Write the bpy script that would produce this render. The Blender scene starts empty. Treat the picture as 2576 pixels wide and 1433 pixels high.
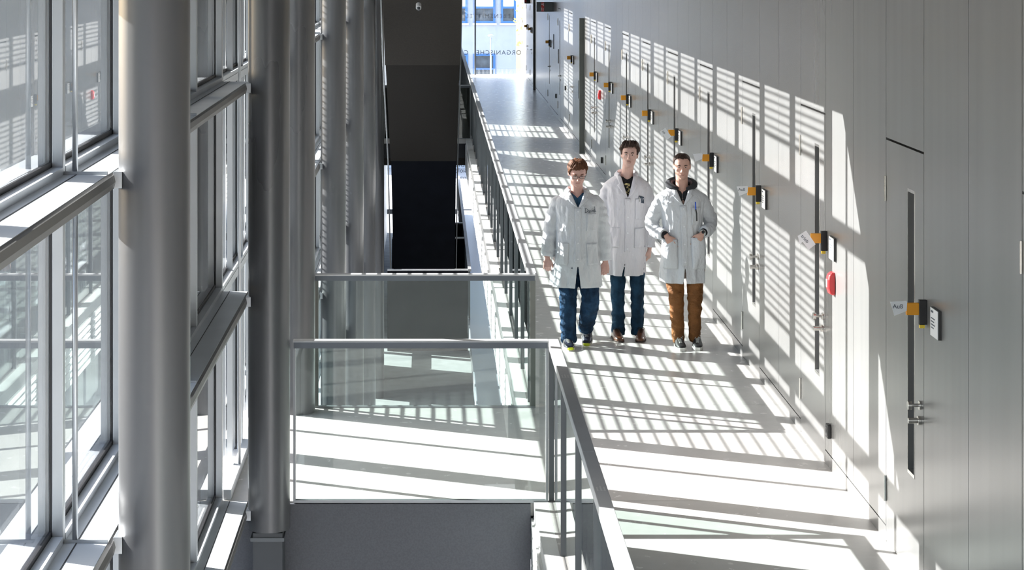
SUN_E=38; SKY_E=.85; EXPO=.5
import bpy, bmesh, math, random
from mathutils import Vector, Matrix, noise
random.seed(7)
SC = bpy.context.scene
COL = SC.collection
R = math.radians

# ------------------------------------------------------------------ materials
def mat(name, color=(.5,.5,.5), rough=.5, metal=0.0, spec=.5, bump=0, bscale=(20,20,20), var=0, vscale=(3,3,3),
        rvar=0, coat=0, emit=None, estr=0, detail=4, bdist=.01):
    m = bpy.data.materials.new(name); m.use_nodes = True
    nt = m.node_tree; b = nt.nodes['Principled BSDF']
    b.inputs['Base Color'].default_value = (*color, 1)
    b.inputs['Roughness'].default_value = rough
    b.inputs['Metallic'].default_value = metal
    b.inputs['Specular IOR Level'].default_value = spec
    if coat: b.inputs['Coat Weight'].default_value = coat; b.inputs['Coat Roughness'].default_value = .1
    if emit: b.inputs['Emission Color'].default_value = (*emit,1); b.inputs['Emission Strength'].default_value = estr
    tc = nt.nodes.new('ShaderNodeTexCoord')
    def nz(scale, det=detail):
        mp = nt.nodes.new('ShaderNodeMapping'); mp.inputs['Scale'].default_value = scale
        nt.links.new(tc.outputs['Object'], mp.inputs['Vector'])
        n = nt.nodes.new('ShaderNodeTexNoise'); n.inputs['Scale'].default_value = 1; n.inputs['Detail'].default_value = det
        nt.links.new(mp.outputs['Vector'], n.inputs['Vector']); return n
    if bump:
        n = nz(bscale); bp = nt.nodes.new('ShaderNodeBump'); bp.inputs['Strength'].default_value = bump
        bp.inputs['Distance'].default_value = bdist
        nt.links.new(n.outputs['Fac'], bp.inputs['Height']); nt.links.new(bp.outputs['Normal'], b.inputs['Normal'])
    if var:
        n = nz(vscale); r = nt.nodes.new('ShaderNodeValToRGB')
        r.color_ramp.elements[0].position = .35; r.color_ramp.elements[1].position = .65
        r.color_ramp.elements[0].color = (*[max(0,c*(1-var)) for c in color], 1)
        r.color_ramp.elements[1].color = (*[min(1,c*(1+var)) for c in color], 1)
        nt.links.new(n.outputs['Fac'], r.inputs['Fac']); nt.links.new(r.outputs['Color'], b.inputs['Base Color'])
    if rvar:
        n = nz(vscale); mr = nt.nodes.new('ShaderNodeMapRange')
        mr.inputs['From Min'].default_value = .3; mr.inputs['From Max'].default_value = .7
        mr.inputs['To Min'].default_value = max(0,rough-rvar); mr.inputs['To Max'].default_value = rough+rvar
        nt.links.new(n.outputs['Fac'], mr.inputs['Value']); nt.links.new(mr.outputs['Result'], b.inputs['Roughness'])
    return m

def glassmat(name, ior=1.5, tint=(.93,.97,.96), gloss=(1,1,1), rough=0.0):
    m = bpy.data.materials.new(name); m.use_nodes = True
    nt = m.node_tree; nt.nodes.clear()
    o = nt.nodes.new('ShaderNodeOutputMaterial'); mx = nt.nodes.new('ShaderNodeMixShader')
    t = nt.nodes.new('ShaderNodeBsdfTransparent'); t.inputs['Color'].default_value = (*tint,1)
    g = nt.nodes.new('ShaderNodeBsdfGlossy'); g.inputs['Roughness'].default_value = rough
    g.inputs['Color'].default_value = (*gloss,1)
    geo = nt.nodes.new('ShaderNodeNewGeometry')
    # Fresnel of the outer side for both faces of the thin pane
    dot = nt.nodes.new('ShaderNodeVectorMath'); dot.operation='DOT_PRODUCT'
    nt.links.new(geo.outputs['Normal'], dot.inputs[0]); nt.links.new(geo.outputs['Incoming'], dot.inputs[1])
    ab = nt.nodes.new('ShaderNodeMath'); ab.operation='ABSOLUTE'; nt.links.new(dot.outputs['Value'], ab.inputs[0])
    om = nt.nodes.new('ShaderNodeMath'); om.operation='SUBTRACT'; om.inputs[0].default_value=1; nt.links.new(ab.outputs[0], om.inputs[1])
    pw = nt.nodes.new('ShaderNodeMath'); pw.operation='POWER'; pw.inputs[1].default_value=5; nt.links.new(om.outputs[0], pw.inputs[0])
    r0 = ((ior-1)/(ior+1))**2
    ma = nt.nodes.new('ShaderNodeMath'); ma.operation='MULTIPLY_ADD'; ma.inputs[1].default_value=1-r0; ma.inputs[2].default_value=r0
    nt.links.new(pw.outputs[0], ma.inputs[0])
    nt.links.new(ma.outputs[0], mx.inputs['Fac']); nt.links.new(t.outputs[0], mx.inputs[1]); nt.links.new(g.outputs[0], mx.inputs[2])
    nt.links.new(mx.outputs[0], o.inputs['Surface'])
    return m

M = dict(
 wallmetal = mat('brushed_steel_cladding', (.27,.268,.265), .26, .38, .5, var=.035, vscale=(1,5,.25), detail=2),
 doormetal = mat('brushed_steel_door', (.27,.268,.265), .26, .38, .5, var=.035, vscale=(1,5,.25), detail=2),
 silver = mat('silver_column_paint', (.115,.117,.122), .30, .28, .5, bump=.04, bscale=(9,9,.8), var=.03, vscale=(2,2,.5), rvar=.04),
 alu = mat('aluminium_frame', (.46,.48,.50), .38, .6, bump=.03, bscale=(30,30,30), var=.04),
 ledge = mat('pale_grey_ledge', (.68,.72,.76), .4, .05, bump=.03, bscale=(15,15,15), var=.04),
 gasket = mat('black_gasket', (.012,.012,.015), .5, var=.1),
 groove = mat('dark_groove', (.02,.022,.026), .6, var=.1),
 floor = mat('polished_terrazzo', (.62,.60,.58), .25, 0, .6, bump=.02, bscale=(3,3,3), var=.02, vscale=(9,9,9), rvar=.03, detail=8),
 lowfloor = mat('lower_floor_terrazzo', (.50,.52,.56), .2, 0, .5, bump=.03, bscale=(3,3,3), var=.05, vscale=(40,40,40)),
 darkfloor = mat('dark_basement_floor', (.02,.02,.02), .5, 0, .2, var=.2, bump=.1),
 fascia = mat('dark_painted_fascia', (.085,.09,.105), .5, .0, bump=.12, bscale=(140,140,140), var=.10, vscale=(90,90,90)),
 palefascia = mat('pale_slab_edge', (.66,.66,.65), .5, 0, var=.06, bump=.05),
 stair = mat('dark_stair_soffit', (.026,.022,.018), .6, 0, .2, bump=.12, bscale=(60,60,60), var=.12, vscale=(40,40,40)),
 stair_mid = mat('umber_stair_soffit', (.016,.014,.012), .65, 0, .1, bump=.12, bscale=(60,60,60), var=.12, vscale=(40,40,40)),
 nose = mat('dull_bronze_nosing', (.17,.165,.16), .45, .3, bump=.04, var=.06),
 lampwhite = mat('grey_lamp_paint', (.38,.39,.41), .5, var=.04),
 stubm = mat('dark_stub_paint', (.055,.06,.068), .5, .1, var=.06, bump=.05),
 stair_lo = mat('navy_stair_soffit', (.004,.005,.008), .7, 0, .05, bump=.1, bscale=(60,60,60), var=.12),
 rail = mat('grey_steel_rail', (.30,.315,.33), .40, .5, bump=.05, bscale=(40,40,40), var=.05),
 railtop = mat('pale_handrail_metal', (.50,.51,.52), .5, .12, bump=.05, bscale=(40,40,40), var=.05),
 post = mat('dark_steel_post', (.11,.12,.13), .4, .4, var=.08, bump=.04),
 jamb = mat('olive_grey_jamb', (.16,.17,.155), .5, .1, var=.08, bump=.04),
 chrome = mat('stainless_steel', (.62,.60,.57), .22, .95, var=.03, bump=.02),
 orange = mat('orange_plastic', (.80,.33,.01), .45, var=.05, bump=.03),
 yellow = mat('yellow_plastic', (.85,.62,.05), .45, var=.05, bump=.03),
 black = mat('black_plastic', (.018,.018,.02), .4, var=.1, bump=.03),
 paper = mat('white_paper', (.82,.83,.86), .7, var=.03, bump=.03),
 ink = mat('grey_blue_ink', (.05,.07,.10), .6, var=.05),
 red = mat('red_plastic', (.62,.025,.03), .35, var=.05, bump=.03, coat=.3),
 ceil = mat('grey_ceiling', (.16,.16,.165), .8, var=.03, bump=.05),
 roof = mat('grey_roof', (.14,.145,.15), .8, var=.05, bump=.05),
 slat = mat('silver_blind_slat', (.55,.56,.57), .45, .3, var=.03, bump=.03),
 bwall = mat('pale_blue_render', (.38,.40,.43), .8, var=.03, bump=.1, bscale=(10,10,10)),
 bblue = mat('blue_window_frame', (.045,.15,.38), .5, var=.05, bump=.03),
 bpane = mat('dark_window_pane', (.07,.085,.10), .15, 0, .6, var=.4, vscale=(3,3,3)),
 ground = mat('exterior_paving', (.28,.28,.28), .9, var=.1, bump=.2),
 leaf = mat('yellow_leaves', (.75,.62,.18), .7, var=.2, bump=.1),
 bark = mat('grey_bark', (.2,.17,.14), .9, var=.2, bump=.3),
 channel = mat('blue_grey_channel', (.10,.115,.135), .4, .4, bump=.04, var=.05),
 white = mat('white_metal_paint', (.8,.8,.8), .4, var=.03, bump=.03),
 slotglass = mat('dark_slot_glass', (.012,.014,.018), .12, 0, .6, var=.1),
)
M['glass'] = glassmat('facade_glass', 1.62, (.645,.655,.66))
M['rglass'] = glassmat('railing_glass', 1.42, (.90,.945,.935))
M['eglass'] = glassmat('end_window_glass', 1.5, (.97,.98,1))

# ------------------------------------------------------------------ mesh helpers
class MB:
    def __init__(s): s.v=[]; s.f=[]; s.mi=[]; s.cur=0
    def add(s, vs, fs):
        k=len(s.v); s.v += [tuple(p) for p in vs]
        for f in fs: s.f.append([i+k for i in f]); s.mi.append(s.cur)
        return s
    def box(s,x0,x1,y0,y1,z0,z1):
        if x0>x1:x0,x1=x1,x0
        if y0>y1:y0,y1=y1,y0
        if z0>z1:z0,z1=z1,z0
        return s.add([(x0,y0,z0),(x1,y0,z0),(x1,y1,z0),(x0,y1,z0),(x0,y0,z1),(x1,y0,z1),(x1,y1,z1),(x0,y1,z1)],
              [(0,3,2,1),(4,5,6,7),(0,1,5,4),(1,2,6,5),(2,3,7,6),(3,0,4,7)])
    def ring(s, rings, cap0=True, cap1=True, closed=True):
        n=len(rings[0]); k=len(s.v); s.v += [tuple(p) for r in rings for p in r]
        for i in range(len(rings)-1):
            for j in range(n if closed else n-1):
                a=k+i*n+j; b=k+i*n+(j+1)%n
                s.f.append([a,b,b+n,a+n]); s.mi.append(s.cur)
        if cap0: s.f.append([k+j for j in range(n)][::-1]); s.mi.append(s.cur)
        if cap1: s.f.append([k+(len(rings)-1)*n+j for j in range(n)]); s.mi.append(s.cur)
        return s
    def tube(s, pts, rad, n=12, up=(0,0,1), caps=True, rnd=False):
        # rad: float, or list of r / (ra, rb); ra along side axis, rb along the other
        pts=[Vector(p) for p in pts]
        if not isinstance(rad,(list,)): rad=[rad]*len(pts)
        rings=[]; up=Vector(up)
        for i,p in enumerate(pts):
            if i==0: d=pts[1]-p
            elif i==len(pts)-1: d=p-pts[i-1]
            else: d=(pts[i+1]-p).normalized()+(p-pts[i-1]).normalized()
            d.normalize()
            u=up - d*up.dot(d)
            if u.length<1e-3: u=Vector((1,0,0))-d*d.x
            u.normalize(); w=d.cross(u)
            r=rad[i]; ra,rb=(r if isinstance(r,tuple) else (r,r))
            rings.append([p+u*(rb*math.sin(2*math.pi*j/n))+w*(ra*math.cos(2*math.pi*j/n)) for j in range(n)])
        if rnd:
            def cap(i, sgn):
                p=pts[i]; d=(pts[i]-pts[i-1 if i else 1]).normalized()
                base=rings[i]; rr=(base[0]-p).length
                out=[]
                for a in (35,65,82):
                    c,sn=math.cos(R(a)),math.sin(R(a))
                    out.append([p+(q-p)*c+d*rr*sn*.9 for q in base])
                return out
            a=cap(0,0)[::-1]; b=cap(len(pts)-1,1); rings=a+rings+b
        return s.ring(rings, caps, caps)
    def ellipsoid(s,c,r,n=14,m=9,rot=None):
        rings=[]
        for i in range(m):
            a=-math.pi/2+math.pi*(i+.5)/m if True else 0
            a=-math.pi/2+math.pi*(i+.35)/(m-.3)
            ring=[]
            for j in range(n):
                b=2*math.pi*j/n
                p=Vector((r[0]*math.cos(a)*math.cos(b), r[1]*math.cos(a)*math.sin(b), r[2]*math.sin(a)))
                if rot: p=rot@p
                ring.append(Vector(c)+p)
            rings.append(ring)
        return s.ring(rings)
    def cyl(s,p0,p1,r,n=20): return s.tube([p0,p1],r,n)
    def build(s,name,mats,parent=None,loc=None,smooth=False,bevel=0,label=None,origin=None):
        if not isinstance(mats,(list,tuple)): mats=[mats]
        if parent is not None:
            off=Vector((0,0,0)); p=parent
            while p is not None: off+=p.location; p=p.parent
        elif origin is not None: off=Vector(origin)
        else:
            xs=[v[0] for v in s.v]; ys=[v[1] for v in s.v]; zs=[v[2] for v in s.v]
            off=Vector(((min(xs)+max(xs))/2,(min(ys)+max(ys))/2,min(zs)))
        me=bpy.data.meshes.new(name)
        me.from_pydata([tuple(Vector(v)-off) for v in s.v],[],s.f)
        for m in mats: me.materials.append(m)
        if len(mats)>1: me.polygons.foreach_set('material_index', s.mi)
        if smooth: me.shade_smooth()
        me.update()
        bm=bmesh.new(); bm.from_mesh(me); bmesh.ops.recalc_face_normals(bm,faces=bm.faces); bm.to_mesh(me); bm.free()
        o=bpy.data.objects.new(name,me); COL.objects.link(o)
        if parent is not None: o.parent=parent
        else: o.location=off
        if bevel:
            md=o.modifiers.new('bevel','BEVEL'); md.width=bevel; md.segments=2; md.limit_method='ANGLE'
        if label: o['label']=label
        return o

def tag(o,label=None,cat=None,group=None,kind=None):
    if label: o['label']=label
    if cat: o['category']=cat
    if group: o['group']=group
    if kind: o['kind']=kind
    return o
def empty(name,loc,label=None,cat=None,group=None,kind=None):
    o=bpy.data.objects.new(name,None); COL.objects.link(o); o.location=loc; o.empty_display_size=.1
    return tag(o,label,cat,group,kind)
def struct(o): o['kind']='structure'; return o
def copy_tree(o,loc=None,parent=None):
    c=o.copy(); COL.objects.link(c)
    if parent is not None: c.parent=parent
    if loc is not None: c.location=loc
    for ch in o.children: copy_tree(ch,None,c)
    return c
def text(name, body, size, m, parent, loc, rot, ext=.002, align='LEFT', sx=1, space=1.0):
    cu=bpy.data.curves.new(name,'FONT'); cu.body=body; cu.size=size; cu.extrude=ext; cu.align_x=align; cu.space_character=space
    t=bpy.data.objects.new(name+'_tmp',cu); COL.objects.link(t)
    bpy.context.view_layer.update()
    dg=bpy.context.evaluated_depsgraph_get()
    me=bpy.data.meshes.new_from_object(t.evaluated_get(dg)); me.name=name
    bpy.data.objects.remove(t); 
    me.materials.clear(); me.materials.append(m)
    o=bpy.data.objects.new(name,me); COL.objects.link(o)
    off=Vector((0,0,0)); p=parent
    while p is not None: off+=p.location; p=p.parent
    if parent is not None: o.parent=parent
    o.location=Vector(loc)-off; o.rotation_euler=rot; o.scale=(sx,1,1)
    return o

# ------------------------------------------------------------------ camera, light
CAMH=3.7; F=5150.0; VX,VY=1088.0,-105.0
cam=bpy.data.cameras.new('camera'); co=bpy.data.objects.new('camera',cam); COL.objects.link(co)
co.location=(0,0,CAMH); co.rotation_euler=(R(90),0,0)
cam.sensor_width=36; cam.lens=F/2576*36; cam.clip_end=500; cam.clip_start=.1
cam.shift_x=(1288-VX)/2576; cam.shift_y=(VY-716.5)/2576
SC.camera=co
K=.574; AZ=.456          # fall and drift of the sun per metre of X
s=bpy.data.lights.new('sun','SUN'); s.energy=SUN_E; s.angle=R(.3); s.color=(1,.97,.93)
so=bpy.data.objects.new('sun',s); COL.objects.link(so); so.location=(-20,25,20)
so.rotation_euler=Vector((1,-AZ,-K)).to_track_quat('-Z','Y').to_euler()
w=bpy.data.worlds.new('world'); SC.world=w; w.use_nodes=True; nt=w.node_tree
sky=nt.nodes.new('ShaderNodeTexSky'); sky.sky_type='NISHITA'; sky.sun_disc=False
sky.sun_elevation=R(27.6); sky.sun_rotation=math.atan2(-1,AZ); sky.air_density=1.0; sky.dust_density=2.0
hs=nt.nodes.new('ShaderNodeHueSaturation'); hs.inputs['Saturation'].default_value=.8; nt.links.new(sky.outputs[0],hs.inputs['Color']); nt.links.new(hs.outputs[0], nt.nodes['Background'].inputs[0]); nt.nodes['Background'].inputs[1].default_value=SKY_E
SC.view_settings.view_transform='Standard'; SC.view_settings.look='None'; SC.view_settings.gamma=1
SC.view_settings.use_curve_mapping=False; SC.view_settings.exposure=EXPO
SC.cycles.transparent_max_bounces=32; SC.cycles.max_bounces=8; SC.cycles.glossy_bounces=5; SC.cycles.diffuse_bounces=4
SC.cycles.caustics_reflective=False; SC.cycles.caustics_refractive=False
SC.cycles.sample_clamp_indirect=6
WX=2.88            # face of the clad wall
RX0,RX1=.79,.86    # corridor handrail
SLX=.69            # slab edge of the corridor
FX=-1.487          # facade glass plane
YE=65.0            # end window
YB0,YB1=13.96,16.88  # bridge
TOP=8.6; FH=4.29
# ------------------------------------------------------------------ floor
def slab(mb, x0,x1,y0,y1,z1,th): mb.box(x0,x1,y0,y1,z1-th,z1)
fl=MB(); JY=[13.97+3.0*k for k in range(-6,18)]
ys=[-3.2]+[y for y in JY if -3.2<y<YE]+[YE+.3]
for a,b in zip(ys[:-1],ys[1:]): fl.box(SLX+.10,WX+.2,a+.003,b-.003,-.10,0)
fl.box(-1.55,SLX+.10,YB0+.003,YB1-.003,-.10,0)
fl.box(-1.0,SLX+.10,42.0,44.8,-.10,0)
struct(fl.build('floor',M['floor']))
b=MB(); b.box(SLX,WX+.2,-3.2,YE+.3,-.40,-.10); b.box(-1.5,SLX,YB0+.02,YB1-.02,-.40,-.101)
b.box(-1.0,SLX,42.02,44.78,-.40,-.101)
struct(b.build('floor_slab',M['groove']))
# ledge and grooved fascia of the corridor slab
b=MB()
for y0,y1 in ((-3.2,YB0-.001),(YB1+.001,42-.001),(44.8,YE)):
    b.box(SLX,SLX+.099,y0,y1,-.10,0.0)
for (a,c) in zip([y for y in JY if 17<y<41][:-1],[y for y in JY if 17<y<41][1:]):
    b.box(SLX+.0,SLX+.099,a+.01,a+1.5,.001,.012)
struct(b.build('trim_1',M['palefascia']))
b=MB()
for k in range(6):
    z1=-.11-k*.082
    for y0,y1 in ((-3.2,YB0-.02),(YB1+.02,41.9)): b.box(SLX-.02,SLX,y0,y1,z1-.066,z1)
for y0,y1 in ((-3.2,YB0-.02),(YB1+.02,41.9)): b.box(SLX-.005,SLX,y0,y1,-.6,-.1)
struct(b.build('trim_2',M['palefascia']))
b=MB(); b.box(-1.44,SLX-.022,YB0-.03,YB0+.019,-1.0,-.012); b.box(-1.44,SLX-.022,YB1-.019,YB1+.02,-.55,-.012)
struct(b.build('trim_3',M['fascia']))
# lower floors
b=MB(); b.box(SLX+.1,WX+.2,-3.2,YE+.3,-FH-.35,-FH); b.box(-1.0,SLX+.1,50.6,53.4,-FH-.35,-FH)
struct(b.build('floor_2',M['lowfloor']))
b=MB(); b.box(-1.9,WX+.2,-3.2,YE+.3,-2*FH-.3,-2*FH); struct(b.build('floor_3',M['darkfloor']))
# ceilings / upper slab, added sun blockers
b=MB(); b.box(SLX,WX+.2,-3.2,YE+.3,3.86,4.3); struct(b.build('ceiling',M['ceil']))
b=MB(); b.box(-1.9,SLX-.005,-3.2,15.37,3.86,4.3); struct(b.build('added_shade_slab',M['ceil']))  # unseen slab, added to cast the slanted shadow edge on the wall
b=MB(); b.box(-2.1,WX+.2,-3.4,YE+.4,TOP,TOP+.3); struct(b.build('ceiling_3',M['roof']))
b=MB(); b.box(-3.15,-1.95,9.6,15.37,3.86,4.0); struct(b.build('trim_4',M['ceil']))  # unseen canopy, added to keep sun off the wall and ledges
b=MB(); b.box(-2.1,WX+.2,-3.5,-3.2,-2*FH,TOP); struct(b.build('wall_back',M['ceil']))
# ------------------------------------------------------------------ right wall
DN=[9.0]+[12.0+3.01*k for k in range(0,9)]+[42.1,46.0,50.1,59.3,61.8]
DH=2.55
def isdoor(y): 
    for d in DN:
        if d-.02<y<d+1.0: return d
    return None
joints=set()
for k in range(-5,60):
    joints.add(round(12.0+1.0033*k-(0 if True else 0),3))
js=sorted(joints)
cuts=[]
for j in js:
    if all(abs(j-d)>.3 and abs(j-(d+1))>.3 for d in DN): cuts.append(j)
for d in DN: cuts += [d,d+1.0]
cuts=sorted([c for c in cuts if -3<c<YE-.1]); cuts=[-3.2]+cuts+[YE]
wl=MB(); G=.004
for a,b_ in zip(cuts[:-1],cuts[1:]):
    d=isdoor((a+b_)/2)
    if d is not None:
        wl.box(WX,WX+.05,a+G,b_-G,DH+.014,TOP)
    else:
        wl.box(WX,WX+.05,a+G,b_-G,.105,TOP); wl.box(WX,WX+.05,a+.0,b_-.0,0,.095)
    if d is None or True: wl.box(WX,WX+.05,a+G,b_-G,-FH,-.36)
wall=struct(wl.build('wall_right',M['wallmetal']))
b=MB(); b.box(WX+.055,WX+.2,-3.2,YE,-2*FH,TOP); struct(b.build('wall_right_backing',M['groove']))
# doors
def knob(mb,y,z,long):
    if long:
        mb.cyl((WX,y,z),(WX-.012,y,z),.027,20); mb.cyl((WX-.012,y,z),(WX-.055,y,z),.010,14); mb.cyl((WX-.055,y,z),(WX-.078,y,z),.026,20)
    else:
        mb.cyl((WX,y,z),(WX-.020,y,z),.027,20); mb.cyl((WX-.020,y,z),(WX-.075,y,z),.017,18)
for i,d in enumerate(DN):
    y0,y1=d+.005,d+.995
    far = d>39
    e=empty('door_%d'%(i+1),(WX,d+.5,0)); struct(e)
    s0,s1,sz0,sz1=d+.235,d+.40,.61,2.29
    b=MB()
    if far and d not in (50.1,46.0):
        b.box(WX,WX+.045,y0,y1,.008,DH)
    else:
        b.box(WX,WX+.045,y0,s0,.008,DH); b.box(WX,WX+.045,s1,y1,.008,DH)
        b.box(WX,WX+.045,s0,s1,.008,sz0); b.box(WX,WX+.045,s0,s1,sz1,DH)
    b.build('door_leaf',M['doormetal'],e)
    b=MB(); b.box(WX+.035,WX+.044,s0,s1,sz0,sz1)
    if not(far and d not in (50.1,46.0)):
        b.build('slot_window',M['slotglass'],e)
        b=MB()
        for (a,c,p,q) in ((s0-.006,s0,sz0-.02,sz1+.02),(s1,s1+.006,sz0-.02,sz1+.02),(s0,s1,sz1,sz1+.02),(s0,s1,sz0-.02,sz0)):
            b.box(WX-.002,WX+.0,a,c,p,q)
        b.build('slot_frame',M['chrome'],e)
    if not far:
        b=MB(); knob(b,d+.075,1.065,True); b.build('door_knob',M['chrome'],e,smooth=False,bevel=.002)
        b=MB(); knob(b,d+.075,.975,False); b.build('lock_cylinder',M['chrome'],e,bevel=.002)
    else:
        b=MB(); b.cyl((WX,d+.08,1.05),(WX-.012,d+.08,1.05),.026); b.cyl((WX-.012,d+.08,1.05),(WX-.05,d+.08,1.05),.01)
        b.tube([(WX-.05,d+.08,1.05),(WX-.052,d+.20,1.05)],.010,10); b.build('door_lever',M['chrome'],e)
        b=MB(); b.cyl((WX,d+.08,.95),(WX-.012,d+.08,.95),.024); b.build('lock_cylinder',M['chrome'],e)
    for z in (.32,2.22):
        b=MB(); b.cyl((WX-.006,y1+.002,z-.06),(WX-.006,y1+.002,z+.10),.008,10)
        b.build('hinge',M['chrome'],e)
# vertical portal fins
b=MB(); b.box(WX-.085,WX-.001,38.9,39.02,0.001,2.56); b.build('portal_fin',M['jamb']); tag(bpy.data.objects['portal_fin'],'olive grey door-high fin on the steel wall, above the left man','door jamb')
b=MB(); b.box(WX-.055,WX-.001,57.4,57.6,0.001,3.85); o=b.build('portal_fin',M['jamb']); tag(o,'thin dark full-height fin on the steel wall near the end window','door jamb')
# signs beside the doors
def tri(mb,pts,t=.002):  # flat polygon in X-Z at given y, thickness t
    n=len(pts); mb.ring([[(x,y,z) for x,y,z in pts],[(x,y+t,z) for x,y,z in pts]])
tagtext={12.0:('Auß','flat'),15.01:('trieb','tilt'),18.02:('Auß','flat'),21.03:('','flat'),24.04:('ieb','tilt')}
order=['nearest','second','third','fourth','fifth','sixth','seventh','eighth','ninth']
k=0
for d in DN:
    if d==9.0 or d in (46.0,): continue
    yS=d-.33
    o=None
    num=order[k] if k<9 else None
    where = ('%s steel door from the camera'%num) if num else {42.1:'first far lever-handle door',50.1:'sign box',59.3:'last door but one by the end window',61.8:'last door by the end window'}[d]
    e=empty('door_sign',(WX,yS,1.6),'small pale name plate beside the '+where,'sign','name plates beside the doors')
    b=MB(); b.box(WX-.018,WX-.0005,yS-.087,yS+.087,1.538,1.702); b.build('backing',M['black'],e)
    b=MB(); b.box(WX-.022,WX-.0185,yS-.085,yS+.085,1.54,1.70); pl=b.build('plate',M['paper'],e)
    b=MB()
    for q,(za,wd) in enumerate(((1.675,.05),(1.64,.09),(1.622,.07),(1.604,.09),(1.586,.06))):
        b.box(WX-.0235,WX-.0222,yS+.065-wd,yS+.065,za,za+.006 if q else za+.012)
    b.build('lettering',M['ink'],pl)
    if d in (42.1,): pass
    yF=d-.06
    lab={0:'orange flag with white paper tag reading Auß, beside the nearest door',1:'orange flag with tilted tag reading trieb, above the large red alarm',2:'orange flag with curled tag reading Auß, right of the rightmost man',
         3:'orange flag with blank white tag, just right of the rightmost head',4:'orange flag with small tilted tag, just above the rightmost head'}
    e=empty('door_flag',(WX,yF,1.65),lab.get(k,'orange flag without tag beside the '+where),'flag label','orange flag labels beside the doors')
    b=MB(); b.box(WX-.045,WX,yF-.014,yF+.014,1.565,1.71); b.build('bracket',M['black'],e,bevel=.003)
    b=MB(); b.box(WX-.118,WX-.0455,yF-.015,yF+.012,1.622,1.692); fb=b.build('flag',M['orange'],e,bevel=.002)
    b=MB(); b.box(WX-.04,WX-.012,yF-.013,yF+.012,1.545,1.5645); b.build('clip',M['yellow'],e)
    if k<5:
        t=tagtext[[12.0,15.01,18.02,21.03,24.04][k]]
        yy=yF-.0165
        if t[1]=='flat':
            pts=[(WX-.215,yy,1.70),(WX-.125,yy,1.705),(WX-.115,yy,1.70),(WX-.118,yy,1.648),(WX-.19,yy,1.618),(WX-.20,yy,1.655)]
            b=MB(); tri(b,pts,.0012); tg=b.build('paper_tag',M['paper'],e)
            if t[0]: text('lettering',t[0],.036,M['ink'],tg,(WX-.20,yy-.001,1.662),(R(90),0,R(0)),.0004)
        else:
            pts=[(WX-.215,yy,1.675),(WX-.155,yy,1.715),(WX-.085,yy,1.615),(WX-.135,yy,1.575)]
            b=MB(); tri(b,pts,.0012); tri(b,[(WX-.215,yy+.002,1.675),(WX-.16,yy+.002,1.66),(WX-.20,yy+.002,1.61)],.001); tg=b.build('paper_tag',M['paper'],e)
            text('lettering',t[0],.036,M['ink'],tg,(WX-.195,yy-.001,1.672),(R(90),R(48),R(0)),.0004)
    k+=1
# red alarms
def alarm(loc,lab,g='red alarm sounders'):
    e=empty('fire_alarm',loc,lab,'alarm',g); x,y,z=loc
    b=MB()
    prof=[(-.080,.034,.022),(-.07,.044,.040),(-.03,.048,.052),(.03,.048,.052),(.062,.044,.044),(.080,.036,.026)]
    rings=[]
    for dz,hw,dp in prof: rings.append([(x-.001,y-hw,z+dz),(x-dp*.8,y-hw,z+dz),(x-dp,y-hw*.75,z+dz),(x-dp,y+hw*.75,z+dz),(x-dp*.8,y+hw,z+dz),(x-.001,y+hw,z+dz)])
    b.ring(rings); b.build('housing',M['red'],e,smooth=False,bevel=.003)
    b=MB(); b.box(x-.0545,x-.0535,y-.015,y+.018,z-.025,z+.03); b.build('window',M['paper'],e,label='white window of the alarm')
    return e
alarm((WX,14.68,1.37),'large red plastic alarm on the steel wall below the tilted paper tag')
alarm((WX,35.05,1.36),'small distant red alarm on the steel wall above the heads of the men')
def blackbox(y,z,lab):
    e=empty('wall_sensor',(WX,y,z),lab,'sensor','small black boxes low on the steel wall')
    b=MB(); b.box(WX-.028,WX-.0005,y-.04,y+.04,z-.05,z+.05); b.build('case',M['black'],e,bevel=.006)
    b=MB(); b.box(WX-.031,WX-.0281,y-.022,y+.022,z-.03,z+.03); b.build('face',M['slotglass'],e)
blackbox(14.82,.28,'small black box low on the steel wall under the large red alarm')
blackbox(34.7,.28,'tiny black box low on the steel wall behind the head of the middle man')
blackbox(44.2,.9,'tiny black box on the steel wall between the lever-handle doors')
blackbox(47.6,.5,'tiny black box on the far steel wall by the nearer slot door')
# thin black slots far down the wall
for y,z0,z1 in ((46.8,1.30,1.62),(48.6,1.55,1.9),(40.2,.95,1.3)):
    b=MB(); b.box(WX-.012,WX-.0005,y-.05,y+.05,z0,z1); o=b.build('wall_switch_plate',M['black']); tag(o,{46.8:'slim black upright plate between two far lever-handle doors',48.6:'slim black upright plate farthest along the steel wall',40.2:'slim black upright plate just behind the nearer olive fin'}[y],'plate','slim black plates on the far wall')
# exit sign box
e=empty('exit_sign',(2.68,49.0,2.54),'dark sign box with red and white pictograms standing out from the far wall','sign')
b=MB(); b.box(2.49,WX-.001,48.97,49.03,2.42,2.655); b.build('sign_box',M['post'],e,bevel=.004)
b=MB(); b.box(2.60,2.67,48.966,48.969,2.43,2.645); rp=b.build('red_panel',M['red'],e,label='red panel of the sign')
b=MB(); b.ellipsoid((2.62,48.965,2.60),(.014,.001,.016),12,6); b.build('pictogram',M['white'],rp)
for q in ((2.645,2.66,2.56,2.63),(2.61,2.622,2.45,2.52),(2.645,2.655,2.44,2.51)):
    b=MB(); b.box(q[0],q[1],48.9645,48.9655,q[2],q[3]); b.build('pictogram',M['white'],rp)
e=empty('fire_display',(2.7,60.6,2.65),'small black and red box high on the wall by the end window','fire display')
b=MB(); b.box(2.72,WX,60.55,60.65,2.36,2.60); b.build('case',M['black'],e,bevel=.004)
b=MB(); b.box(2.725,2.78,60.545,60.549,2.40,2.50); b.build('lamp_face',M['red'],e)

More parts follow.
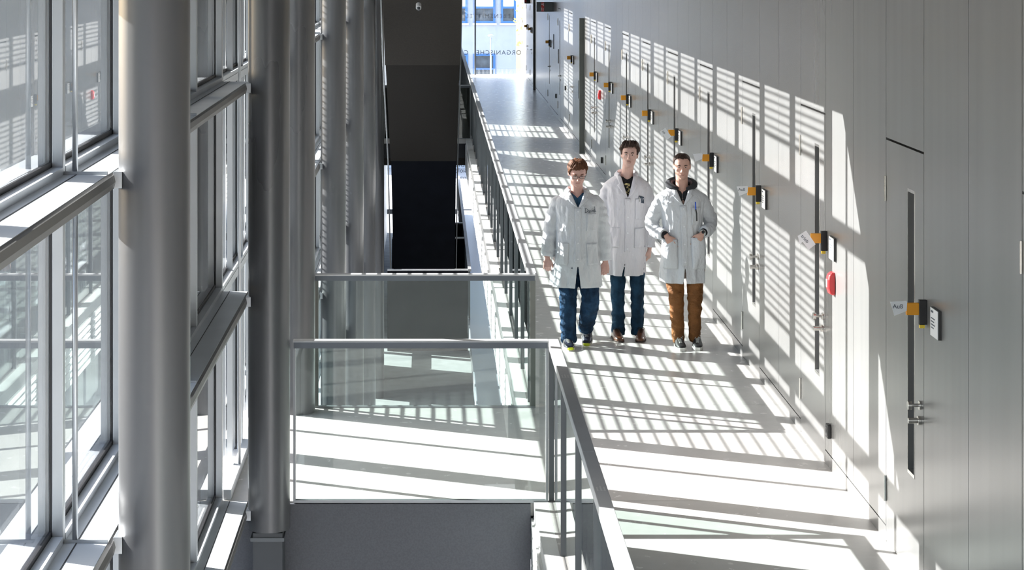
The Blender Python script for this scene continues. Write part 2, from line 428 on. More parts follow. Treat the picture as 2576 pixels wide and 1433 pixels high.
# ------------------------------------------------------------------ columns
def column(y,lab,z0=-2*FH,x=-1.10,r=.141):
    b=MB(); n=64
    b.ring([[(x+r*math.cos(2*math.pi*j/n),y+r*math.sin(2*math.pi*j/n),z) for j in range(n)] for z in (z0,TOP)])
    o=b.build('round_column',M['silver'],smooth=True)
    md=o.modifiers.new('edge','EDGE_SPLIT'); md.split_angle=R(50)
    tag(o,lab,'column','round silver columns along the window front'); return o
column(8.1,'thick pale round column in the left foreground, nearest the camera',-2*FH)
column(13.78,'blue-grey round column beside the left end of the nearest glass railing',-.13)
column(16.72,'grey round column just behind the second, standing on the bridge',0.001)
column(22.7,'brownish-grey round column with blind stripes, behind the farther railing',-2*FH)
for y,l in ((28.6,'fifth column from the camera, a narrow dark strip'),(34.5,'sixth column from the camera, a thin dark strip'),(40.6,'seventh column from the camera, thin and nearly black beside the stair soffit')):
    column(y,l)
e=empty('column_bracket',(-1.10,13.78,-1.0),'short square steel stub carrying the foot of the blue-grey column','column foot')
b=MB(); b.box(-1.20,-1.0,13.66,13.90,-.52,-.132); b.build('stub',M['stubm'],e,bevel=.004)
b=MB(); b.box(-1.24,-.975,13.62,13.94,-.56,-.5205); b.build('base_plate',M['stubm'],e,bevel=.003)
b=MB(); b.box(-1.215,-.99,13.655,13.905,-.19,-.165); b.build('collar',M['post'],e)

# ------------------------------------------------------------------ window front on the left
YS=[4.96+3*k for k in range(0,20)]
LZ=[-2*FH+1.43*k for k in range(0,13)]
wn=0
def solidbay(y): return (39.8<y+1.5<42.9) or y>45.5
for i,y in enumerate(YS):
    y1=min(y+3,YE)
    if y1-y<.5: break
    if solidbay(y):
        b=MB(); b.box(FX-.25,FX+.05,y,y1,-2*FH,TOP); struct(b.build('wall_left_panel',M['palefascia'])); continue
    wn+=1; e=struct(empty('window_%d'%wn,(FX,y,0)))
    bridge = YB0-.1<y<YB1-.1
    # mullions: main at y, intermediate at y+1.5
    for q,(my,ww) in enumerate(((y,.052),(y+1.5,.04))):
        b=MB(); b.box(FX+.012,FX+.055,my-ww/2,my+ww/2,-2*FH,TOP); b.box(FX-.42 if not bridge else FX-.5,FX-.012,my-ww/2,my+ww/2,-2*FH,TOP)
        b.build('mullion',M['alu'],e,bevel=.003)
        b=MB(); b.box(FX-.0115,FX+.0115,my-.02,my+.02,-2*FH,TOP); b.build('gasket',M['gasket'],e)
    # panes
    zs=LZ+[TOP]
    for a,c in zip(zs[:-1],zs[1:]):
        for p0,p1 in ((y+.027,y+1.479),(y+1.521,y1-.027)):
            b=MB(); b.box(FX-.006,FX+.006,p0,p1,a+.04,c-.04); b.build('pane',M['glass'],e)
    # ledges
    for z in LZ[1:]:
        b=MB()
        if bridge and abs(z+ .02)<.1: continue
        z=z+.0
        x1=-1.262 if not bridge else FX+.06
        dpt=.13
        b.box(FX+.0565,x1,y+.001,y1-.001,z-.052,z); b.box(FX-dpt,FX-.0125,y+.001,y1-.001,z-.04,z+.04)
        b.box(FX+.0125,FX+.0564,y+.03,y1-.03,z-.052,z+.03)
        lo=b.build('ledge',M['ledge'],e)
        if not bridge:
            b=MB(); b.ring([[(x1+.0002,q,z-.066),(x1+.016,q,z-.060),(x1+.022,q,z-.035),(x1+.016,q,z-.008),(x1+.0002,q,z-.003)] for q in (y+.001,y1-.001)]); b.build('nosing',M['nose'],lo)
        if not bridge:
            b=MB(); b.box(-1.385,-1.380,y+.002,y1-.002,z+.0003,z+.0015); b.build('groove',M['groove'],lo)
        b=MB(); b.box(FX-.011,FX+.011,y+.03,y1-.03,z-.05,z+.05); b.build('gasket',M['gasket'],lo)
    # rods on the ledge
    for ry in ((y,) if not bridge else ()):
        for rx in ((-1.39,) if i%2 else (-1.40,-1.33)):
            for a,c in zip(LZ[:-1],LZ[1:]):
                if a<-FH-1: continue
                b=MB(); b.cyl((rx,ry,a+.001),(rx,ry,c-.053),.009 if i!=1 else .011,12); b.build('rod',M['alu'],e,smooth=True)
    if bridge:
        b=MB(); b.box(FX+.0565,FX+.11,y+.03,y1-.1,.001,.07); b.build('sill',M['ledge'],e)
        for my in (y+.75,y+2.25):
            b=MB(); b.box(FX+.012,FX+.05,my-.015,my+.015,.071,TOP); b.build('sash_post',M['alu'],e)
            b=MB(); b.cyl((FX+.10,my,.0715),(FX+.10,my,TOP),.010,10); b.build('rod',M['alu'],e,smooth=True)
    # cross bar and bracket to the column
    if not bridge:
        for z in LZ[3:10]:
            b=MB(); b.box(FX+.057,-1.262,y-.012,y-.0005,z+.0005,z+.012); b.build('cross_bar',M['alu'],e)
for (cy,zz) in [(8.1,z) for z in LZ[4:9]]+[(13.78,z) for z in LZ[5:9]]+[(22.7,z) for z in LZ[5:9]]:
    b=MB(); b.box(-1.249,-1.215,cy-.09,cy+.02,zz-.06,zz+.005)
    b.box(-1.225,-1.20,cy-.05,cy+.02,zz-.05,zz-.0)
    o=b.build('ledge_bracket',M['alu'],bevel=.002)
    lv=LZ.index(zz)
    tag(o,'grey ledge bracket on the %s column, %s'%({8.1:'thick nearest',13.78:'blue-grey second',22.7:'striped fourth'}[cy],{4:'two ledges below walkway level',5:'one ledge below walkway level',6:'at walkway level',7:'one ledge above walkway level',8:'upper of those above walkway level'}[lv]),'bracket','ledge brackets on the columns')
# blinds outside
def blind(y0,y1,z0,z1,lab,closed=False):
    e=empty('venetian_blind',(-1.74,(y0+y1)/2,z0),lab,'blind','outside blinds along the window front')
    b=MB(); z=z1-.09; n=0
    while z>z0+.03:
        (b.box(-1.758,-1.722,y0,y1,z-.0008,z+.0008) if not closed else b.box(-1.742,-1.740,y0,y1,z-.037,z+.037)); z-=.072
    b.build('slats',M['slat'],e)
    b=MB(); b.box(-1.775,-1.705,y0,y1,z1-.06,z1); b.build('head_rail',M['alu'],e)
    b=MB(); b.box(-1.765,-1.715,y0,y1,z0,z0+.018); b.build('bottom_rail',M['alu'],e)
    for yy in (y0+.25,y1-.25):
        b=MB(); b.cyl((-1.74,yy,z0+.018),(-1.74+(.006 if closed else 0),yy,z1-.06),.0013,6); b.build('cord',M['black'],e)
for (z0,z1,nm) in ((1.48,2.80,'upper'),(.30,1.38,'lower')):
    blind(11.02,13.88,z0,z1,nm+' closed blind outside the window bay between the two nearest columns',True)
bn=0
for y in YS:
    if y<16.5 or solidbay(y): continue
    bn+=1
    for (z0,z1,nm) in ((4.84,5.66,'top'),(3.32,4.22,'upper'),(1.62,2.80,'middle'),(.12,1.38,'lowest')):
        blind(y+.12,y+2.94,z0,z1,'%s open slatted blind outside the %s window bay beyond the bridge'%(nm,['first','second','third','fourth','fifth','sixth','seventh','eighth','ninth'][bn-1]))
    b=MB(); b.box(-1.82,-1.70,y,y+3,4.221,4.36); struct(b.build('trim_%d'%(bn+4),M['alu']))

# ------------------------------------------------------------------ railings
def cap(mb,x0,x1,y0,y1,z):   # flat handrail, cap plus lower channel
    mb.box(x0,x1,y0,y1,z-.018,z)
def rail_x(name,y,x0,x1,z,lab,postsL=True,big=False):
    e=empty(name,((x0+x1)/2,y,z),lab,'railing')
    b=MB(); b.box(x0,x1,y-.035,y+.035,z+1.088,z+1.10); b.build('handrail',M['railtop'],e,bevel=.002)
    b=MB(); b.box(x0+.005,x1-.005,y-.022,y+.022,z+1.045,z+1.0875); b.build('glazing_channel',M['channel'],e)
    b=MB(); b.box(x0+.02,x1-.02,y-.008,y+.008,z+.012,z+1.0445); b.build('glass_panel',M['rglass'],e)
    b=MB(); b.box(x0,x1,y-.02,y+.02,z-.008,z+.0118); b.build('bottom_channel',M['rail'],e)
    w_=.045 if big else .016
    b=MB(); b.box(x0,x0+w_,y-.0215,y+.0215,z+.0122,z+1.0448); b.build('post',M['jamb'] if big else M['rail'],e)
    b=MB(); b.box(x1-w_,x1,y-.0215,y+.0215,z+.0122,z+1.0448); b.build('post',M['jamb'] if big else M['rail'],e)
    return e
rail_x('glass_railing',YB0,-.949,RX0-.001,0,'nearest glass railing with grey handrail across the front of the bridge')
rail_x('glass_railing',YB1,-.985,RX1-.012,0,'second glass railing with dark posts across the far side of the bridge',big=True)
def rail_y(name,ya,yb,z,lab,x0=RX0,x1=RX1,step=1.3,marks=(),caps=3.0,pm='post',parentpost=True):
    e=empty(name,((x0+x1)/2,ya,z),lab,'railing')
    y=ya; seg=[]
    n=max(1,round((yb-ya)/caps)); L=(yb-ya)/n
    for i in range(n):
        b=MB(); b.box(x0,x1,ya+i*L+.004,ya+(i+1)*L-.004,z+1.045,z+1.10); b.build('handrail',M['railtop'],e,bevel=.003)
    m=int((yb-ya)/step)
    for i in range(m+1):
        yy=yb-.02-i*step
        if yy<ya: break
        b=MB(); b.box(x0+.005,x0+.047,yy-.016,yy+.016,z-.16,z+1.0445); b.build('post',M[pm],e)
        p0=max(ya,yy-step+.02)
        if yy-p0>.3:
            b=MB(); b.box(x0+.022,x0+.034,p0,yy-.02,z+.03,z+1.03); b.build('glass_panel',M['rglass'],e)
    for yy in marks:
        b=MB()
        b.box(x0+.012,x1-.012,yy-.003,yy,z+1.1003,z+1.1012)
        for q in range(3): b.box(x0+.014+q*.018,x0+.021+q*.018,yy,yy+.07+.02*(q%2),z+1.1003,z+1.1012)
        b.build('pale_mark',M['palefascia'],e,label='pale mark on the handrail')  # small pale bars on a base line across the handrail
    return e
# cut-out in the posts' way is on the ledge; posts stand beside the slab ledge
rail_y('glass_railing',1.2,YB0-.03,.165,'glass railing with dark posts running towards the camera at lower right of the bridge',x0=RX0,x1=RX1,step=1.29,marks=(9.95,12.65)) if False else None
rail_y('glass_railing',1.2,YB0+.035,0,'glass railing running towards the camera at lower right of the bridge',x0=RX0,x1=RX1,step=1.29,marks=(10.0,12.7))
rail_y('glass_railing',YB1+.04,41.95,0,'long glass railing with close dark posts beyond the bridge, left of the walking men',step=1.38,caps=3.0,marks=(20.0,23.5,27.5))
rail_y('glass_railing',42.0,64.8,0,'farthest glass railing running on to the end window',step=1.38,caps=3)
rail_x('glass_railing',42.0,-1.0,RX0-.005,0,'short distant railing across the far bridge, beside the dark stair')
rail_y('glass_railing',45.4,64.8,-FH,'pale handrail along the floor below, seen past the dark stair',step=1.38,caps=3)
for y,l in ((53.4,'far black parapet across the floor below'),(50.6,'nearer black parapet across the floor below'),(45.4,'wide black parapet with a white edge at the foot of the dark stair')):
    e=empty('dark_parapet',(0,y,-FH),l,'parapet')
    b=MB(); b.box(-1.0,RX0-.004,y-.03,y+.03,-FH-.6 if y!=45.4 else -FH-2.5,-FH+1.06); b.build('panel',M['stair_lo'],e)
    b=MB(); b.box(-1.0,RX0-.004,y-.035,y+.035,-FH+1.061,-FH+1.10); b.build('cap',M['white'],e)
b=MB(); b.box(-1.0,RX0-.005,42.05,42.1,-.55,1.04); o=b.build('dark_reflection_panel',M['stair']); tag(o,'dark panel for the dark reflection in the far bridge railing and its slab edge','panel')  # glass reflecting dark, put in as a solid dark sheet; foot is slab edge
# ------------------------------------------------------------------ dark stair in the void
e=empty('dark_staircase',(-.22,38,-FH),'dark underside of a staircase hanging in the void, with a small sensor on it','staircase')
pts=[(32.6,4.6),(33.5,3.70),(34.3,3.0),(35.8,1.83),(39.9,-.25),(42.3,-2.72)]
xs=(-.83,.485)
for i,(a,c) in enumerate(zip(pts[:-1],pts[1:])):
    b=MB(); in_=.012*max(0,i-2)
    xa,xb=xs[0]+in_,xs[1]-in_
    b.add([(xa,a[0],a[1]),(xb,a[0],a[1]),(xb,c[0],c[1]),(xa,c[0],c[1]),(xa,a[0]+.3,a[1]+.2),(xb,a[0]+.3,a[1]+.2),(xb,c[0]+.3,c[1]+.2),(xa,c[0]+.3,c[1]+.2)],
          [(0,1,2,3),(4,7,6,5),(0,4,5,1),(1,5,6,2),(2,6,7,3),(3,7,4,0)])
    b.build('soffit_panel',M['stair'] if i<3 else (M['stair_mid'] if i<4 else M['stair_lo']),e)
for x in (xs[0]-.035,):
    b=MB(); b.tube([(x,y,z+.02) for y,z in pts],.014,8); b.build('side_rail',M['rail'],e)
b=MB(); b.tube([(xs[1]+.005,y,z+.02) for y,z in pts],.012,8); b.build('edge_trim',M['post'],e)
e=empty('smoke_detector',(-.232,34.15,2.92),'small pale round detector fixed to the dark staircase soffit','detector')
cy,cz=34.13,2.87
b=MB(); b.tube([(-.232,cy+.06,cz+.06),(-.232,cy-.03,cz+.0)],[.045,.045],16); b.build('base',M['white'],e,smooth=False,bevel=.004)
b=MB(); b.tube([(-.232,cy-.031,cz-.001),(-.232,cy-.07,cz-.03)],[.032,.018],16); b.build('sensor_head',M['post'],e)

# ------------------------------------------------------------------ end window and outside
e=struct(empty('window_end',(0,YE,0)))
b=MB(); b.box(-1.5,WX,YE+.0,YE+.012,-FH*2,TOP); b.build('pane',M['eglass'],e)
for x in (1.355,-.2):
    b=MB(); b.box(x-.025,x+.025,YE-.10,YE-.001,-2*FH,TOP); b.build('mullion',M['post'],e)
b=MB(); b.box(-1.5,WX,YE-.05,YE-.002,-FH-.12,-FH-.001+.03); b.build('transom',M['post'],e)
for z,bd,x,sz,sp in ((1.80,'LEBENSMITTEL',2.60,.19,1.29),(.64,'ORGANISCHE   CHEMIE',2.82,.20,1.2)):
    text('lettering',bd,sz,M['ink'],e,(x,YE+.018,z),(R(90),0,R(180)),.002,space=sp)
for z,bd,x,sz in ((-2.92,'Fachbereich',1.20,.20),(-3.10,'Biologie',1.13,.20),(-3.30,'Heinrich-Buff-Ring',1.24,.13)):
    text('lettering',bd,sz,M['bblue'] if False else M['ink'],e,(x,YE+.018,z),(R(90),0,R(180)),.002)
b=MB(); b.box(-60,40,-20,120,-5.3,-5.0); struct(b.build('ground',M['ground']))
YO=85.0; S=YO/F
def ox(x): return (x-VX)*S
def oz(y): return CAMH-(y-VY)*S
e=empty('pale_building',(0,YO,-5),'pale blue rendered building with blue window frames outside the end window','building')
b=MB(); b.box(-8,ox(1298),YO,YO+6,-5,9); b.build('wall',M['bwall'],e)
def owin(x0,x1,ytop,ybot,yt):
    X0,X1,Z1,Z0,ZT=ox(x0),ox(x1),oz(ytop),oz(ybot),oz(yt); t=.09
    b=MB(); b.box(X0,X0+t,YO-.06,YO-.001,Z0,Z1); b.box(X1-t,X1,YO-.06,YO-.001,Z0,Z1); b.box(X0+t,X1-t,YO-.06,YO-.001,Z0,Z0+t); b.box(X0+t,X1-t,YO-.06,YO-.001,Z1-t,Z1); b.box(X0+t,X1-t,YO-.06,YO-.001,ZT-.04,ZT+.04)
    f=b.build('window_frame',M['bblue'],e)
    b=MB(); b.box(X0+t,X1-t,YO-.02,YO-.001,Z0+t,ZT-.04); b.build('pane',M['bpane'],f)
    b=MB(); b.box(X0+t,X1-t,YO-.02,YO-.001,ZT+.04,Z1-t); b.build('pane',M['white'] if ytop<0 else M['bpane'],f,label='pane with a drawn white blind' if ytop<0 else None)
    b=MB(); b.box(X0-.05,X1+.05,YO-.10,YO-.001,Z0-.07,Z0-.001); b.build('window_sill',M['white'],e)
owin(1192,1246,-70,58,19); owin(1260,1298,-70,58,19); owin(1120,1176,-70,58,19)
owin(1191,1246,135,205,173); owin(1120,1177,135,205,173)
e=empty('street_lamp',(ox(1235),78,-5),'slim white lamp post outside the end window','lamp')
S2=78/F; xx=(1235-VX)*S2
b=MB(); b.tube([(xx,78,-5),(xx,78,CAMH-(95+105)*S2)],[.05,.03],12); b.build('pole',M['lampwhite'],e,smooth=True)
b=MB(); b.ellipsoid((xx,78,CAMH-(92+105)*S2+.04),(.12,.12,.05)); b.build('lamp_head',M['lampwhite'],e,smooth=True)
e=empty('wire_fence',(1.8,76,-5),'thin grey wire fence outside the end window','fence')
b=MB(); z=CAMH-(173+105)*76/F
for i in range(60): b.cyl((1.0+i*.05,76,-2.2),(1.0+i*.05,76,z),.003,4)
b.build('wires',M['rail'],e); b=MB(); b.cyl((.6,76,z),(4.2,76,z),.006,6); b.cyl((.6,76,z-.3),(4.2,76,z-.3),.006,6); b.build('top_wire',M['rail'],e)
for i in range(3):
    b=MB(); b.cyl((.8+i*1.5,76,-5),(.8+i*1.5,76,z),.02,8); b.build('fence_post',M['rail'],e)
e=empty('autumn_tree',(3.9,80,-5),'small tree with pale yellow leaves outside the end window','tree')
b=MB(); b.tube([(3.9,80,-5),(3.88,80,-1),(3.85,80,2.6)],[.09,.07,.03],8); b.tube([(3.88,80,.2),(3.5,79.9,1.3)],[.04,.012],6); b.build('trunk',M['bark'],e)
b=MB(); random.seed(3)
for i in range(170):
    a=random.random()*6.28; rr=random.random()**.5*.6; cz_=random.uniform(.3,3.2)
    p=Vector((3.75+rr*math.cos(a),80+rr*math.sin(a),cz_)); 
    u=Vector((random.uniform(-1,1),random.uniform(-1,1),random.uniform(-1,1))).normalized(); v=u.orthogonal().normalized()
    s_=.05; b.add([p+u*s_*1.4,p+v*s_,p-u*s_*1.4,p-v*s_],[(0,1,2,3)])
b.build('leaves',M['leaf'],e)
# opposite wing outside the window front
e=empty('opposite_wing',(-14,30,-5),'plain pale building wing outside the left window front','building')
b=MB(); b.box(-19,-14,2,75,-5,1.5); b.build('wall',M['bwall'],e)
for i in range(14):
    b=MB(); b.box(-14,-13.97,6+i*4.5,8.6+i*4.5,-3.6,-1.6); b.build('window_pane',M['bpane'],e)
# ================================================================== people
M.update(
 skin1=mat('light_skin',(.60,.36,.31),.5,0,.4,var=.06,vscale=(30,30,30),bump=.06,bscale=(200,200,200)),
 skin2=mat('fair_skin',(.62,.40,.34),.5,0,.4,var=.06,vscale=(30,30,30),bump=.06,bscale=(200,200,200)),
 skin3=mat('warm_skin',(.58,.35,.28),.5,0,.4,var=.06,vscale=(30,30,30),bump=.06,bscale=(200,200,200)),
 lip=mat('lip_skin',(.42,.16,.15),.45,0,.4,var=.05),
 eyew=mat('eye_white',(.42,.38,.37),.3,var=.02), iris=mat('dark_iris',(.04,.03,.025),.2,var=.1),
 hair1=mat('reddish_brown_hair',(.12,.05,.024),.65,0,.25,bump=.6,bscale=(150,60,40),var=.35,vscale=(120,120,30)),
 hair2=mat('dark_brown_hair',(.040,.021,.014),.6,0,.3,bump=.6,bscale=(150,60,40),var=.35,vscale=(120,120,30)),
 hair3=mat('short_brown_hair',(.035,.018,.012),.65,0,.25,bump=.5,bscale=(200,200,100),var=.3,vscale=(120,120,60)),
 coat=mat('white_cotton',(.66,.68,.71),.85,0,.2,bump=1,bscale=(11,11,6),var=.02,detail=5,bdist=.035),
 coat2=mat('warm_white_cotton',(.70,.69,.73),.85,0,.2,bump=1,bscale=(10,10,5),var=.02,detail=5,bdist=.03),
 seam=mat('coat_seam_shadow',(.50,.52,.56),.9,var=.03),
 denim=mat('blue_denim',(.016,.045,.095),.85,0,.2,bump=1,bdist=.03,bscale=(14,14,16),var=.45,vscale=(12,12,7)),
 denim2=mat('dark_teal_denim',(.014,.045,.085),.85,0,.2,bump=1,bdist=.03,bscale=(14,14,16),var=.40,vscale=(12,12,7)),
 tan=mat('rust_brown_chino',(.23,.095,.030),.75,0,.3,bump=1,bdist=.035,bscale=(12,12,18),var=.18,vscale=(9,9,9)),
 blueshirt=mat('blue_tshirt',(.03,.10,.19),.85,var=.1,bump=.1), blackshirt=mat('black_tshirt',(.012,.012,.014),.85,var=.1,bump=.1),
 hoodie=mat('charcoal_hoodie',(.022,.024,.028),.9,var=.2,bump=.3,bscale=(60,60,60)), hoodin=mat('hood_lining',(.10,.075,.085),.9,var=.1,bump=.2),
 gold=mat('gold_print',(.50,.42,.20),.7,var=.4,vscale=(60,60,60)),
 navyshoe=mat('navy_trainer',(.012,.016,.035),.5,var=.2,bump=.1), lime=mat('lime_rubber',(.62,.72,.02),.5,var=.05),
 palesole=mat('pale_sole',(.62,.60,.55),.6,var=.1), leather=mat('brown_leather',(.115,.040,.016),.3,0,.5,var=.3,vscale=(20,20,20),bump=.15,coat=.4),
 brownsole=mat('dark_brown_sole',(.03,.015,.01),.6,var=.1), blackshoe=mat('black_sneaker',(.015,.015,.016),.5,var=.2,bump=.15),
 whitesole=mat('white_rubber_sole',(.78,.76,.72),.5,var=.04), lace=mat('grey_white_lace',(.65,.65,.62),.8,var=.05), darklace=mat('dark_lace',(.03,.015,.01),.8,var=.1),
 specs=mat('dark_glasses_frame',(.02,.012,.012),.35,var=.05), cuffk=mat('black_knit_cuff',(.015,.015,.018),.9,var=.1,bump=.2),
 bluepen=mat('blue_pen',(.01,.10,.65),.35,var=.03),
)
M['lens']=glassmat('spectacle_lens',1.5,(.92,.92,.92))
def sg(v,p): return math.copysign(abs(v)**p, v)
def lerp(a,b,t): return a+(b-a)*t
def table(tb,t):
    if t<=tb[0][0]: return tb[0][1:]
    for a,b in zip(tb[:-1],tb[1:]):
        if t<=b[0]:
            u=(t-a[0])/(b[0]-a[0]); return tuple(lerp(x,y,u) for x,y in zip(a[1:],b[1:]))
    return tb[-1][1:]
def smoothtable(tb,t):
    # average over a small window to round the corners
    lo,hi=tb[0][0],tb[-1][0]; w=(hi-lo)*.02
    vals=[table(tb,t+k*w) for k in (-1,0,1)]
    return tuple(sum(v)/3 for v in zip(*vals))
HEAD=[(0,.020,.066,.010),(.03,.030,.078,.012),(.08,.045,.085,.020),(.15,.056,.087,.035),(.25,.063,.086,.055),(.36,.066,.086,.074),(.46,.071,.085,.088),(.53,.073,.084,.095),
      (.585,.0745,.091,.097),(.68,.0755,.091,.099),(.78,.073,.085,.094),(.86,.066,.073,.083),(.93,.051,.054,.064),(.98,.028,.03,.036),(1.0,.006,.006,.008)]
class Head:
    def __init__(s,c,hh=.235,yaw=0,pitch=0,roll=0,wide=1):
        s.c=Vector(c); s.hh=hh; s.k=hh/.235; s.wide=wide
        s.R=Matrix.Rotation(yaw,3,'Z')@Matrix.Rotation(pitch,3,'X')@Matrix.Rotation(roll,3,'Y')
    def T(s,x,y,z): # local: x right, y away from face, z from chin level; pivot at (0,.02,.05)
        pv=Vector((0,.02,.05)); return s.c+pv+s.R@(Vector((x*s.k*s.wide,y*s.k,z*s.k))-pv)
    def pt(s,th,t,off=0):
        w,f,b=smoothtable(HEAD,t); d=f if math.cos(th)>0 else b
        w+=off; d+=off; z=.235*t
        if t>.9: z+=off*(t-.9)*10
        return s.T(w*sg(math.sin(th),.9), -d*sg(math.cos(th),.85), z)
    def mesh(s,mb):
        n=32; ts=[0,.03,.06,.1,.15,.2,.25,.3,.36,.42,.48,.53,.56,.6,.65,.7,.76,.82,.87,.92,.96,.99]
        mb.ring([[s.pt(2*math.pi*j/n,t) for j in range(n)] for t in ts])
        # nose, brow, cheeks, lips mound, chin, ears
        mb.ring([[s.T(-.006,-.078,.130),s.T(.006,-.078,.130),s.T(.004,-.090,.130),s.T(-.004,-.090,.130)],
                 [s.T(-.009,-.074,.105),s.T(.009,-.074,.105),s.T(.006,-.101,.105),s.T(-.006,-.101,.105)],
                 [s.T(-.016,-.074,.086),s.T(.016,-.074,.086),s.T(.009,-.112,.087),s.T(-.009,-.112,.087)],
                 [s.T(-.014,-.074,.075),s.T(.014,-.074,.075),s.T(.007,-.102,.076),s.T(-.007,-.102,.076)]])
        mb.ellipsoid(s.T(0,-.103,.083),(.010*s.k,.009*s.k,.008*s.k),10,6)
        for q in (-1,1):
            mb.ellipsoid(s.T(.013*q,-.093,.080),(.007*s.k,.009*s.k,.006*s.k),8,5)
            mb.ellipsoid(s.T(.030*q,-.079,.143),(.022*s.k,.012*s.k,.007*s.k),10,6)
            mb.ellipsoid(s.T(.040*q,-.054,.098),(.022*s.k,.022*s.k,.022*s.k),12,8)
            rr=s.R@Matrix.Rotation(q*R(-22),3,'Z')
            mb.ellipsoid(s.T(.077*q,.008,.116),(.0075*s.k,.017*s.k,.031*s.k),10,7,rr)
        mb.ellipsoid(s.T(0,-.080,.054),(.026*s.k,.012*s.k,.014*s.k),10,6)
        mb.ellipsoid(s.T(0,-.074,.018),(.022*s.k,.014*s.k,.014*s.k),10,6)
    def face(s,parent,browm,stub=None,gaze=0):
        for q in (-1,1):
            b=MB(); b.ellipsoid(s.T(.031*q,-.0745,.1235),(.0125*s.k,.0112*s.k,.0052*s.k),12,7,s.R); eye=b.build('eye',M['eyew'],parent,smooth=True)
            b=MB(); b.ellipsoid(s.T(.031*q+gaze,-.0838,.1232),(.0052*s.k,.0026*s.k,.0050*s.k),10,6,s.R); b.build('iris',M['iris'],eye)
            b=MB(); b.tube([s.T(.017*q,-.0935,.1395),s.T(.031*q,-.0935,.1445),s.T(.047*q,-.0845,.1410)],[(.003,.0035),(.0035,.0042),(.002,.0025)],8); b.build('eyebrow',browm,parent,smooth=True)
        b=MB(); b.ring([[s.T(-.024,-.0835,.054),s.T(-.012,-.0915,.0585),s.T(0,-.0930,.0570),s.T(.012,-.0915,.0585),s.T(.024,-.0835,.054),s.T(.012,-.0915,.0485),s.T(0,-.0930,.0470),s.T(-.012,-.0915,.0485)],
                        [s.T(-.024,-.078,.054),s.T(-.012,-.080,.0585),s.T(0,-.080,.0570),s.T(.012,-.080,.0585),s.T(.024,-.078,.054),s.T(.012,-.080,.0485),s.T(0,-.080,.0470),s.T(-.012,-.080,.0485)]])
        b.build('lips',M['lip'],parent,smooth=False)
    def hair(s,parent,m,front,side,back,off=.014,seed=1,burn=.50,rough=.004,sweep=0,peak=0,asym=0):
        n=96; rows=16; b=MB(); rings=[]
        def bound(th):
            a=abs((th+math.pi)%(2*math.pi)-math.pi)  # 0 front .. pi back
            d=math.degrees(a)
            tb=[(0,front-peak),(22,front),(45,front-.01),(62,front-.10),(74,burn+.03),(84,burn),(93,side),(112,side-.03),(130,back+.08),(180,back)]
            return table([(x,y) for x,y in tb],d)[0]
        for r in range(rows+1):
            q=r/rows; row=[]
            for j in range(n):
                th=2*math.pi*j/n; jit=noise.noise(Vector((math.sin(th)*5,math.cos(th)*5,seed)))*.035+noise.noise(Vector((math.sin(th)*16,math.cos(th)*16,seed)))*.012
                bd=bound(th)+jit*(1 if math.cos(th)>0 else .6)+asym*math.sin(th)*max(0,math.cos(th))
                t=lerp(bd,.985,q**.9)
                o=off*(0.35+.65*min(1,q*4))*(1-.45*abs(math.sin(th))*max(0,min(1,(.80-t)*5)))+rough*noise.noise(Vector((math.sin(th)*9,math.cos(th)*9,t*7+seed)))*1.6+.0010*math.sin(th*38+seed+t*14)*min(1,q*4+.3)
                o+=sweep*max(0,math.cos(th-.5))*max(0,(t-.6))*1.2
                row.append(s.pt(th,t,o))
            rings.append(row)
        b.ring(rings,False,True)
        o=b.build('hair',m,parent,smooth=True); md=o.modifiers.new('thick','SOLIDIFY'); md.thickness=.012; md.offset=-1
        return o
def hand(mb,w,d,t,n,side,k=1.0,curl=(38,42,30),flip=1):
    # w wrist, d direction of fingers, t direction of thumb side, n palm normal
    w,d,t,n=Vector(w),Vector(d).normalized(),Vector(t).normalized(),Vector(n).normalized()
    mb.tube([w-d*.03*k,w,w+d*.03*k,w+d*.065*k,w+d*.088*k],[(.027*k,.021*k),(.028*k,.019*k),(.037*k,.017*k),(.041*k,.016*k),(.038*k,.011*k)],14,up=n)
    L=((.043,.027,.021),(.048,.031,.023),(.044,.028,.022),(.034,.021,.019))
    for i in range(4):
        o=.029-.0195*i
        p=w+d*(.084-.004*abs(i-1.2))*k+t*o*k; a=R(10)
        pts=[p-d*.012*k,p]; spread=t*(.10-.06*i)
        for j,l in enumerate(L[i]):
            a+=R(curl[j]*(1+.07*i)*(.6 if j==0 else 1)); dv=(d*math.cos(a)+n*math.sin(a)+spread*.5).normalized()
            p=p+dv*l*k; pts.append(p)
        mb.tube(pts,[.0095*k,.0092*k,.0086*k,.0080*k,.0068*k],10,up=t,rnd=True)
    p=w+d*.022*k+t*.028*k
    dv=(d*.75+t*.55+n*.35).normalized(); p1=p+dv*.038*k; dv2=(d*.92+t*.1+n*.40).normalized(); p2=p1+dv2*.030*k; p3=p2+(d*.9+n*.5-t*.15).normalized()*.022*k
    mb.tube([p-dv*.012*k,p,p1,p2,p3],[.013*k,.0135*k,.0105*k,.0095*k,.0075*k],10,up=n,rnd=True)
def fabric(p,amp,sc,seed=0):
    p=Vector(p)*sc+Vector((seed,seed*.7,0))
    return amp*(noise.noise(p)+.5*noise.noise(p*2.1))
